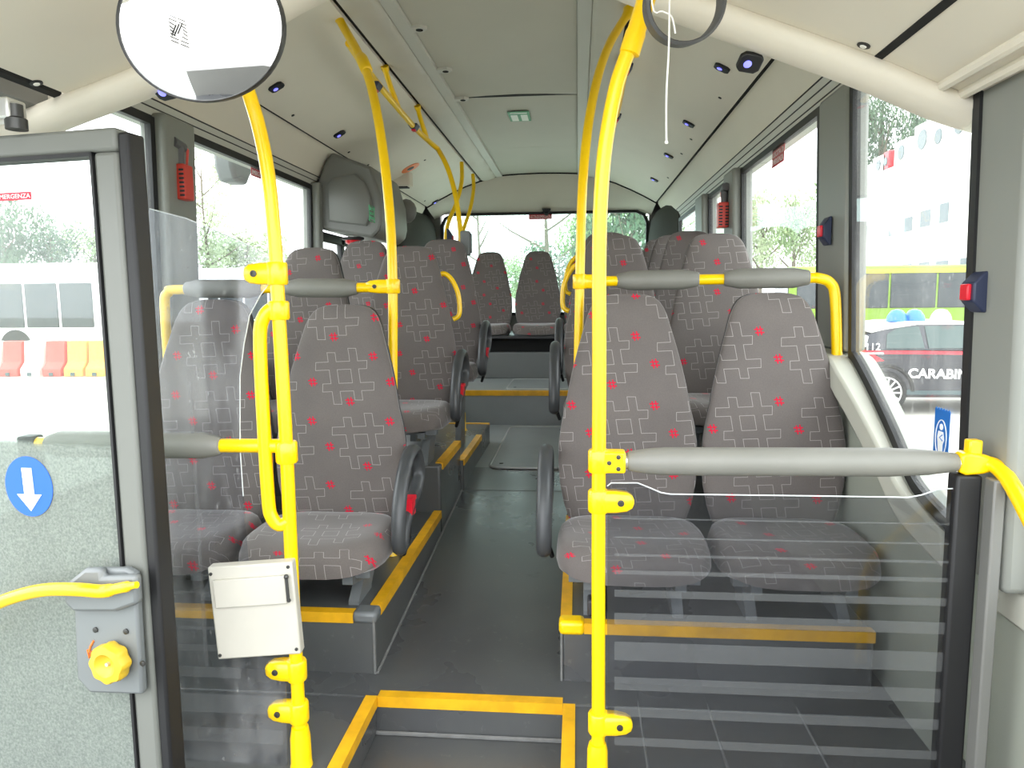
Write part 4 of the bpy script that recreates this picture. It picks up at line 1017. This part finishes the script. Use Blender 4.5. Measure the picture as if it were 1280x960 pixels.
# emergency hammers
def hammer(label,c,side):
    t=thing('emergency_hammer',label,'hammer',c,0,'emergency hammers in red holders'); s=-side
    x0,x1=sorted((c.x,c.x+.055*s))
    m=MB(); m.box((x0,c.y-.035,c.z-.115),(x1,c.y+.035,c.z+.02)); ho=m.build('holder',M['holder'],t,bevel=.006)
    for i in range(7):
        for yy in (-.018,.018):
            m=MB(); m.box((c.x+s*.0275+yy*.9-.009,c.y-.0375,c.z-.104+i*.016),(c.x+s*.0275+yy*.9+.009,c.y-.034,c.z-.096+i*.016)); m.build('slot',M['dark'],ho)
    m=MB(); m.tube([(c.x+s*.02,c.y,c.z-.02),(c.x+s*.02,c.y,c.z+.09)],[.017,.02],10); m.tube([(c.x+s*.02,c.y-.045,c.z+.10),(c.x+s*.02,c.y+.03,c.z+.09)],[.021,.02],10); m.build('hammer_head',M['hammer'],t)
    m=MB(); m.tube([(c.x+s*.02,c.y+.02,c.z+.095),(c.x+s*.022,c.y+.05,c.z+.085),(c.x+s*.02,c.y+.04,c.z+.02)],[.014,.012,.01],8); m.build('clip',M['holder'],t)
hammer('emergency hammer in a red holder on the left pillar',aX(219,213,-1.568),-1)
hammer('emergency hammer in a red holder on the right pillar by the rear window',aX(910,258,.815),1)
# drive cover above the middle door
cvx=-1.20
t=thing('door_drive_cover','big dark grey moulded cover hanging above the middle left door','cover',(-1.4,4.9,1.5))
prf=[(-1.598,1.58),(-1.55,1.555),(-1.24,1.50),(-1.19,1.54),(-1.175,1.60),(-1.18,1.75),(-1.23,1.92),(mx(.764)+.02,2.012),(mx(.79)+.006,1.965),(mx(.836)+.004,1.862),(-1.595,1.80)]
m=MB(); rings=[]
cen_=Vector((-1.42,0,1.75))
for y,k in ((4.34,.97),(4.352,.99),(4.37,1.0),(4.95,1.0),(5.02,.97)):
    rings.append([Vector((cen_.x+(x-cen_.x)*k,y,cen_.z+(z-cen_.z)*k)) for x,z in prf])
m.ring_loft(rings); m.build('cover_shell',M['cover'],t,bevel=.015)
m=MB(); rp_=[(-1.50,1.60),(-1.27,1.57),(-1.235,1.62),(-1.235,1.74),(-1.27,1.83),(-1.33,1.88),(-1.46,1.86),(-1.50,1.82)]
m.ring_loft([[Vector((x,4.345,z)) for x,z in rp_],[Vector((-1.37+(x+1.37)*.97,4.318,1.72+(z-1.72)*.97)) for x,z in rp_],[Vector((-1.37+(x+1.37)*.9,4.312,1.72+(z-1.72)*.9)) for x,z in rp_]]); m.build('raised_front',M['cover'],t,smooth=50)
p=aX(464,268,-1.172)
m=MB(); 
m.tube([(-1.168,p.y-.05,p.z-.04),(-1.168,p.y+.05,p.z-.04),(-1.168,p.y+.05,p.z+.045),(-1.168,p.y-.05,p.z+.045)],.004,6,closed=True); sk=m.build('green_outline_sticker',M['green'],t); sk['label']='green outlined sticker'
for dz in (-.02,.005,.03):
    m=MB(); m.box((-1.174,p.y-.03,p.z+dz-.008),(-1.164,p.y+.03,p.z+dz+.006)); m.build('pictogram',M['green'],sk)
p=P(441,292,4.5); zc_=1.515
m=MB(); m.lathe([(.07,0),(.07,.012),(.055,.018)],(p.x,4.5,zc_+.003),(0,0,-1),20); m.build('lamp_ring',M['dark'],t); m=MB(); m.lathe([(.05,0),(.045,.02),(.02,.035),(.002,.038)],(p.x,4.5,zc_-.012),(0,0,-1),18); rl_=m.build('warning_lamp',M['redlamp'],t); rl_['label']='red warning lamp'
p=P(508,264,5.15); t=thing('inner_mirror','grey rounded mirror housing behind the grey door cover','mirror',p)
m=MB(); m.ball(p,.075,14,(1,.6,1.15)); m.build('housing',M['cover'],t); m=MB(); m.tube([p+Vector((-.02,-.03,.0)),p+Vector((-.03,-.1,.0)),Vector((p.x-.06,4.99,p.z))],.014,8); m.build('arm',M['cover'],t)
# ------------------------------------------------------------------ outside
ZG=-.62
X_=dict(
 asphalt=pbr('pale_asphalt',(186,182,172),.85,var=.12,vscale=.6), bwhite=pbr('white_render',(238,236,230),.7),
 wind=pbr('building_window',(62,80,84),.15), lime=pbr('lime_paint',(112,146,22),.35), dkglass=pbr('bus_window',(40,48,52),.08),
 yellowgreen=pbr('yellow_green_trim',(180,184,60),.4), tyre=pbr('tyre',(28,28,28),.8), carb=pbr('dark_blue_paint',(22,24,38),.25,coat=.5),
 carw=pbr('white_car_paint',(240,240,238),.3,coat=.4), carr=pbr('red_car_stripe',(205,24,44),.35), cwin=pbr('car_window',(58,76,74),.08),
 rimw=pbr('alloy_rim',(214,214,212),.3,metal=.3), beacon=pbr('blue_beacon',(40,110,200),.2), clearb=pbr('clear_beacon',(214,214,206),.2),
 bus=pbr('white_bus_paint',(236,236,234),.35), busb=pbr('blue_bus_paint',(52,120,205),.35), busg=pbr('green_bus_paint',(96,190,96),.4),
 leafd=pbr('leaves_dark',(58,84,62),.7,rgb2=(88,112,82),vscale=2), leafm=pbr('leaves_mid',(120,144,98),.7,rgb2=(148,166,120),vscale=2), leafl=pbr('leaves_pale',(146,164,124),.7,rgb2=(168,180,146),vscale=2),
 bark=pbr('bark',(104,96,84),.9), barrw=pbr('white_barrier_plastic',(232,230,226),.5), barrr=pbr('red_barrier_plastic',(200,70,62),.5), barro=pbr('orange_barrier_plastic',(226,160,62),.5))
g=MB(); g.box((-150,-60,ZG-.2),(150,200,ZG)); struct('ground',g,X_['asphalt'])
g=MB(); g.box((-14,-6,ZG-.1),(-1.75,8.9,ZG+.012)); struct('ground.001',g,pbr('speckled_asphalt',(128,136,128),.9,rgb2=(166,172,164),vscale=90))
def crown_mesh(nm,n,blobs,leaf,seed):
    rn=random.Random(seed); m=MB()
    tot=sum(b[3]**2 for b in blobs)
    for bx,by,bz,br in blobs:
        for _ in range(int(n*br*br/tot)):
            v=Vector((rn.gauss(0,1),rn.gauss(0,1),rn.gauss(0,1))).normalized()*br*(rn.random()**.4)
            c=Vector((bx,by,bz))+Vector((v.x,v.y,v.z*.9)); u=Vector((rn.gauss(0,1),rn.gauss(0,1),rn.gauss(0,1))).normalized(); w=u.orthogonal().normalized(); L=leaf*(.6+.8*rn.random())
            m.add([c-u*L,c-w*L*.55,c+u*L,c+w*L*.55],[(0,1,2,3)])
    return m.mesh(nm,smooth=0)
def blobs(kind,seed):
    rn=random.Random(seed)
    if kind=='round': return [(rn.uniform(-.28,.28),rn.uniform(-.28,.28),rn.uniform(.42,.86),rn.uniform(.12,.22)) for _ in range(13)]
    if kind=='tall': return [(rn.uniform(-.13,.13),rn.uniform(-.13,.13),.22+.72*i/13,.13*(1.15-.6*i/13)) for i in range(14)]
    if kind=='bare': return [(rn.uniform(-.36,.36),rn.uniform(-.3,.3),rn.uniform(.34,.95),rn.uniform(.07,.13)) for _ in range(16)]
CR={k:[crown_mesh('crown',n,blobs(k if k!='far' else 'round',s),lf,s+9) for s in (1,2)] for k,n,lf in (('round',3400,.017),('far',9000,.011),('tall',3000,.012),('bare',360,.010))}
def tree(label,x,y,h,wd,kind,leaf,var=0,group='trees outside the windows',h0=0):
    t=thing('tree',label,'tree',(x,y,ZG),random.random()*3,group)
    me=CR[kind][var].copy(); me.materials.clear(); me.materials.append(X_[leaf])
    o=bpy.data.objects.new('crown',me); col.objects.link(o); o.parent=t; o.scale=(wd,wd,h)
    rn=random.Random(hash((round(x),round(y)))&255); m=MB()
    kk=.5 if kind=='bare' else (.45 if kind=='tall' else .85)
    m.tube([(0,0,-.1),(wd*.01,0,h*.3),(-wd*.01,0,h*.62),(0,0,h*.88)],[h*.022*kk,h*.017*kk,h*.011*kk,h*.004*kk],8,sub=3)
    for k in range(7):
        a=k*2.4; z=h*(.32+.07*k); L=wd*(.36-.025*k)
        m.tube([(0,0,z),(math.cos(a)*L*.5,math.sin(a)*L*.5,z+h*.07),(math.cos(a)*L,math.sin(a)*L,z+h*.17)],[h*.009*kk,h*.006*kk,h*.002*kk],6,sub=2)
    m.build('trunk',X_['bark'],t,local=True)
def TX(px,Y): return aY(px,380,Y).x
# behind the rear window
tree('thin loosely leaved tree with visible trunk in the middle of the rear window',TX(683,26),26,9.0,7.5,'bare','leafl')
tree('airy pale tree at the left end of the rear window',TX(600,34),34,9,6,'bare','leafl',1)
tree('dense dark green tree at the right end of the rear window',TX(790,21),21,7.0,4.0,'round','leafd')
tree('mid green tree left of the dense dark tree, behind the yellow poles',TX(742,30),30,6.6,4.6,'round','leafm',1)
tree('low bushy tree between the two rear seat heads',TX(650,42),42,4.4,5.0,'round','leafm')
tree('small bushy tree at far left of the rear window, just above the seats',TX(570,44),44,4.2,5,'round','leafd',1)
tree('bushy tree low behind the right of the two dark rear seats',TX(700,38),38,5.0,5.0,'round','leafd')
# right side windows
tree('pale green tree in the left part of the middle right window',TX(950,48),48,8.8,5.0,'round','leafl')
tree('green tree in the middle of the middle right window',TX(990,40),40,8.0,3.6,'round','leafm',1)
tree('taller green tree at the right edge of the middle right window',TX(1024,56),56,12.5,7.5,'tall','leafm')
tree('green tree in the narrow right window by the red hammer',TX(912,54),54,10.5,5,'round','leafl',1)
tree('green tree seen in the small rearmost right window',TX(868,40),40,7.2,6,'round','leafm')
tree('big tree rising behind the white building, left one',TX(1092,96),96,29,12,'far','leafd')
tree('big tree rising behind the white building, right one',TX(1172,110),110,33,14,'far','leafd',1)
tree('big tree rising behind the white building, farthest right',TX(1225,126),126,38,16,'far','leafm')
# left side
tree('tall pale tree in the left window beside the red hammer holder',TX(262,44),44,12.5,8,'tall','leafl')
tree('pale round tree in the left window behind the front pole',TX(312,50),50,8,8,'round','leafl',1)
tree('dark round tree in the far left of the door glass',TX(10,34),34,7.2,4.4,'round','leafd')
tree('mid green round tree in the middle of the door glass',TX(70,38.5),38.5,7.2,4.4,'round','leafd',1)
tree('round tree at the right edge of the door glass',TX(124,41),41,6.9,4.6,'round','leafm')
tree('tree seen between door leaf and hammer pillar',TX(168,45),45,7.2,4.6,'round','leafm',1)
# white building on the right
XB_=24.0
za=aX(1070,232,XB_); zb2=aX(1215,167,XB_); zt_=(za.z+zb2.z)/2
t=thing('building','long white building with flat roof and small windows behind the lime bus','building',(XB_+6,46,ZG))
m=MB(); m.box((XB_,26,ZG),(XB_+14,66,zt_)); m.build('walls',X_['bwhite'],t)
m=MB(); m.box((XB_-.25,25.8,zt_-.35),(XB_+14.2,66.2,zt_+.05)); m.build('roof_edge',X_['bwhite'],t)
for x0,x1,y0,y1 in ((1068,1086,282,300),(1111,1127,274,296),(1130,1143,270,291),(1150,1166,261,285),(1174,1189,252,280),(1109,1122,330,335),(1128,1142,328.5,334.5),(1149,1164,326,334),(1170,1188,324,334),(1200,1222,320,333)):
    a=aX(x0,y1,XB_); b=aX(x1,y0,XB_); a2=aX(x1,y1,XB_); b2=aX(x0,y0,XB_)
    f=MB(); f.box((XB_-.06,min(a.y,b.y),(a.z+a2.z)/2),(XB_+.05,max(a.y,b.y),(b.z+b2.z)/2)); wf=f.build('window',X_['bwhite'],t)
    q=MB(); q.box((XB_-.08,min(a.y,b.y)+.12,(a.z+a2.z)/2+.1),(XB_-.02,max(a.y,b.y)-.12,(b.z+b2.z)/2-.1)); q.build('window_pane',X_['wind'],wf)
for k,(px,l,mt,hh,ww) in enumerate(((1082,'low white roof unit at the far left of the building roof','bwhite',1.2,4.2),(1104,'white roof unit beside the red roof box','bwhite',1.5,2.6),(1113,'small red box on the roof of the white building','carr',1.6,1.2),(1132,'large white roof unit right of the red box','bwhite',1.9,2.6),(1158,'tall white roof unit in the middle of the roof','bwhite',2.4,2.8),(1178,'white roof unit second from the right','bwhite',1.8,2.2),(1204,'reddish white roof unit at the right end','barrw',2.2,2.4))):
    p=aX(px,374,XB_+1.5); t=thing('roof_unit',l,'roof unit',(XB_+1.6,p.y,zt_+.05),0,'units on the building roof')
    m=MB(); m.box((XB_+.6,p.y-ww/2,zt_+.25),(XB_+2.6,p.y+ww/2,zt_+.25+hh)); m.build('casing',X_[mt],t,bevel=.12)
    m=MB(); m.box((XB_+.8,p.y-ww/2+.2,zt_+.05),(XB_+2.4,p.y+ww/2-.2,zt_+.25)); m.build('base_frame',X_['wind'],t)
    m=MB(); m.lathe([(min(hh,ww)*.3,0),(min(hh,ww)*.28,.05),(.02,.05)],(XB_+.6,p.y,zt_+.25+hh/2),(-1,0,0),16); m.build('fan_grille',X_['wind'],t)
def coach(label,x0,x1,y0,y1,h,body,band,skirt,nw,name='bus',top=None):
    t=thing(name,label,'bus',((x0+x1)/2,(y0+y1)/2,ZG)); z=ZG
    m=MB(); m.prism([(y0,z+.35),(y1,z+.35),(y1,z+h-.35),(y1-.3,z+h),(y0+.3,z+h),(y0,z+h-.35)],'x',x0,x1); m.build('body',X_[body],t,bevel=.12)
    if skirt: m=MB(); m.box((x0+.05,y0-.03,z+.36),(x1-.05,y0+.02,z+1.05)); m.build('side_skirt',X_[skirt],t)
    if top: m=MB(); m.box((x0+.05,y0-.05,z+h-.34),(x1-.05,y0+.05,z+h-.16)); m.build('roof_edge',X_[top],t)
    wl=(x1-x0-.5)/nw
    for i in range(nw):
        m=MB(); m.box((x0+.25+i*wl+.04,y0-.035,z+band[0]),(x0+.25+(i+1)*wl-.04,y0+.02,z+band[1])); m.build('window',X_['dkglass'],t,bevel=.05)
    m=MB(); m.box((x0-.03,y0+.2,z+band[0]),(x0+.03,y1-.2,z+band[1])); m.build('end_window',X_['dkglass'],t)
    for wx in (x0+2.2,x1-2.8):
        m=MB(); m.lathe([(.3,-.02),(.48,-.02),(.5,.03),(.5,.25),(.3,.25)],(wx,y0-.02,z+.5),(0,1,0),24); w_=m.build('wheel',X_['tyre'],t); m=MB(); m.lathe([(.29,0),(.25,.02),(.05,.03)],(wx,y0-.0,z+.5),(0,-1,0),18); m.build('rim',X_['rimw'],w_)
xa=aY(986,400,32).x
coach('lime green bus with dark windows parked behind the police car',xa,xa+12,32,34.5,3.05,'lime',(1.25,2.72),None,6,top='yellowgreen')
coach('white bus with a green skirt seen through the left window',TX(236,26.5),TX(470,26.5),26.5,29,3.05,'bus',(1.1,2.6),'busg',7)
coach('white bus with a blue skirt seen between door leaf and pillar',TX(138,23),TX(138,23)+1.9,23.0,26,3.0,'bus',(1.15,2.55),'busb',1)
coach('white bus behind the red and white barriers, seen through the door glass',TX(-190,20),TX(128,20),20,22.5,2.95,'bus',(1.05,2.35),None,7)
for k in range(7):
    px=-40+k*27; Yb=16.5
    xb=TX(px,Yb); r='barrr' if k%2==0 else 'barrw'
    if px>90: r='barro'
    lab={'barrr':'red plastic barrier in front of the white bus','barrw':'white plastic barrier in front of the white bus','barro':'orange plastic barrier at the right end of the row'}[r]
    nm=('first','second','third','fourth','fifth','sixth','seventh')[k]
    t=thing('road_barrier',lab+', %s from left'%nm,'barrier',(xb,Yb,ZG),0,'plastic barriers in front of the white bus')
    m=MB(); m.prism([(-.3,0),(.3,0),(.3,.18),(.14,.34),(.09,.85),(-.09,.85),(-.14,.34),(-.3,.18)],'x',-.24,.24,lambda v:v+Vector((xb,Yb,ZG))); m.build('body',X_[r],t,bevel=.02)
    m=MB(); m.box((xb-.05,Yb-.33,ZG+.02),(xb+.05,Yb-.1,ZG+.1)); m.build('foot_notch',X_['wind'],t)
# grey rounded shape high outside the left window
p=aX(292,206,-1.80); t=thing('outside_mirror','grey rounded mirror housing high outside the left window','mirror',p)
m=MB(); m.prism([(-.13,.08),(.16,.08),(.15,-.0),(.09,-.05),(.05,-.10),(-.08,-.10),(-.12,-.03)],'x',-.05,.05,lambda v:v+p); m.build('housing',M['panel'],t,bevel=.02); m=MB(); m.tube([p+Vector((0,0,.06)),p+Vector((.02,0,.16)),p+Vector((.14,0,.2))],.02,8); m.build('arm',M['dark'],t)
# police car
YC=11.0; x0=aY(1052,460,YC).x
t=thing('police_car','dark police car with white roof and red stripe, lettered on the door','car',(x0+2.1,YC+.9,ZG))
def cf(v):
    k=max(0,v.z-.95); y=v.y+(.9-v.y)*k*.36
    return Vector((v.x+x0,y+YC,(v.z if v.z<.9 else .9+(v.z-.9)*.80)+ZG))
m=MB(); m.prism([(.06,.25),(.0,.45),(.02,.80),(.10,.98),(2.95,.97),(3.75,.86),(4.12,.66),(4.16,.42),(4.10,.25)],'x' if 0 else 'y',0,1.76,cf); m.build('body',X_['carb'],t,bevel=.05)
m=MB(); m.prism([(.10,.95),(.35,1.25),(.62,1.38),(1.1,1.45),(1.9,1.45),(2.35,1.33),(3.0,.95)],'y',.0,1.76,cf); m.build('cabin',X_['carb'],t,bevel=.03)
m=MB(); m.prism([(.32,1.33),(.62,1.405),(1.1,1.475),(1.9,1.475),(2.42,1.33),(2.30,1.32),(1.88,1.42),(1.1,1.42),(.64,1.34),(.44,1.28)],'y',-.02,1.78,cf); m.build('roof',X_['carw'],t,bevel=.02)
for pl in ([(.62,1.0),(.66,1.26),(.80,1.36),(1.12,1.40),(1.16,1.0)],[(1.22,1.0),(1.20,1.40),(1.78,1.40),(1.98,1.0)],[(2.08,1.0),(1.92,1.36),(2.24,1.30),(2.72,1.02)]):
    m=MB(); m.prism(pl,'y',-.015,.0,cf); m.build('side_window',X_['cwin'],t,smooth=0)
m=MB(); m.prism([(.35,.905),(.35,.965),(2.9,.93),(2.9,.875)],'y',-.012,.0,cf); m.build('red_stripe',X_['carr'],t,smooth=0)
m=MB(); m.prism([(.10,.97),(.35,.97),(.60,.80),(.30,.76),(.10,.80)],'y',-.010,.0,cf); m.build('red_flash',X_['carr'],t,smooth=0)
m=MB(); m.prism([(.02,1.16),(.06,.98),(.34,1.02),(.40,1.22),(.30,1.27)],'y',-.02,.2,cf); m.build('rear_corner_panel',X_['carw'],t,bevel=.02)
m=MB(); m.prism([(-.02,.76),(.0,.98),(.20,.95),(.24,.80),(.14,.74)],'y',-.02,.25,cf); m.build('tail_lamp',X_['carr'],t,bevel=.02)
for wx in (.62,3.36):
    m=MB(); m.lathe([(.17,-.02),(.30,-.02),(.33,.03),(.33,.20),(.17,.20)],cf(Vector((wx,-.02,.33))),(0,1,0),28); w_=m.build('wheel',X_['tyre'],t)
    m=MB(); c=cf(Vector((wx,-.045,.33)))
    m.ring_loft([[c+Vector((r*math.cos(a),dy,r*math.sin(a))) for a in [2*math.pi*k/32 for k in range(32)]] for r,dy in ((.215,0),(.235,0),(.235,.03),(.215,.03))],closed=True)
    for k in range(14):
        a=2*math.pi*k/14; m.tube([c+Vector((.04*math.cos(a),0,.04*math.sin(a))),c+Vector((.22*math.cos(a),.005,.22*math.sin(a)))],.013,6)
    m.lathe([(.055,0),(.05,.012),(.01,.014)],c,(0,-1,0),14); m.build('rim',X_['rimw'],w_)
    m=MB(); m.tube([cf(Vector((wx+.40*math.cos(a),-.004,.35+.38*math.sin(a)))) for a in [math.pi*k/14 for k in range(15)]],.03,6); m.build('wheel_arch',X_['tyre'],t)
tx=aY(1135,470,YC-.02); Mt=face_M((tx.x,YC-.014,aY(1135,467,YC).z),(1,0,0),(0,0,1))
text_mb('CARABINIERI',.19,.003,Mt@Matrix.Rotation(R_(-1.2),4,'Z')@Matrix.Scale(1.05,4,(1,0,0)),'LEFT',.006).build('door_lettering',X_['carw'],t,smooth=0)
tx=aY(1081,434,YC-.02); m=text_mb('112',.15,.003,face_M((tx.x,YC-.02,tx.z),(1,0,0),(0,0,1))@Matrix.Shear('XY',4,(.25,0)) if 0 else face_M((tx.x,YC-.02,tx.z),(1,0,0),(0,0,1)),'LEFT'); m.box((tx.x-.02,YC-.021,tx.z-.105),(tx.x+.27,YC-.016,tx.z-.08)); m.build('number_lettering',X_['carw'],t,smooth=0)
for px,mt in ((1121,'beacon'),(1143,'beacon'),(1176,'clearb')):
    p=aY(px,398,YC+.7); zt2=ZG+1.35
    m=MB(); m.lathe([(.15,0),(.15,.03),(.13,.10),(.08,.17),(.02,.19)],(p.x,YC+.7,zt2),(0,0,1),20); b=m.build('roof_beacon',X_[mt],t)
    b['label']='blue roof beacon' if mt=='beacon' else 'pale roof beacon'
m=MB(); m.prism([(.5,.30),(3.0,.30),(3.0,.36),(.98,.36),(.98,.38)],'y',-.012,0,cf); m.build('sill_trim',X_['wind'],t,smooth=0)

# ------------------------------------------------------------------ light
wd=bpy.data.worlds.new('overcast_sky'); scene.world=wd; wd.use_nodes=True
nt=wd.node_tree; bg=nt.nodes['Background']
tc=nt.nodes.new('ShaderNodeTexCoord'); nz=nt.nodes.new('ShaderNodeTexNoise'); nz.inputs['Scale'].default_value=2.2; nz.inputs['Detail'].default_value=3
nt.links.new(tc.outputs['Generated'],nz.inputs['Vector'])
mxn=mixc(nt,S(nt,nz.outputs['Fac']),(.86,.93,1.0),(1.0,1.0,1.0)); nt.links.new(mxn.k,bg.inputs[0]); bg.inputs[1].default_value=1.0
vs_=scene.view_settings; vs_.view_transform='Standard'; vs_.look='None'; vs_.gamma=1; vs_.use_curve_mapping=False; vs_.exposure=2.55
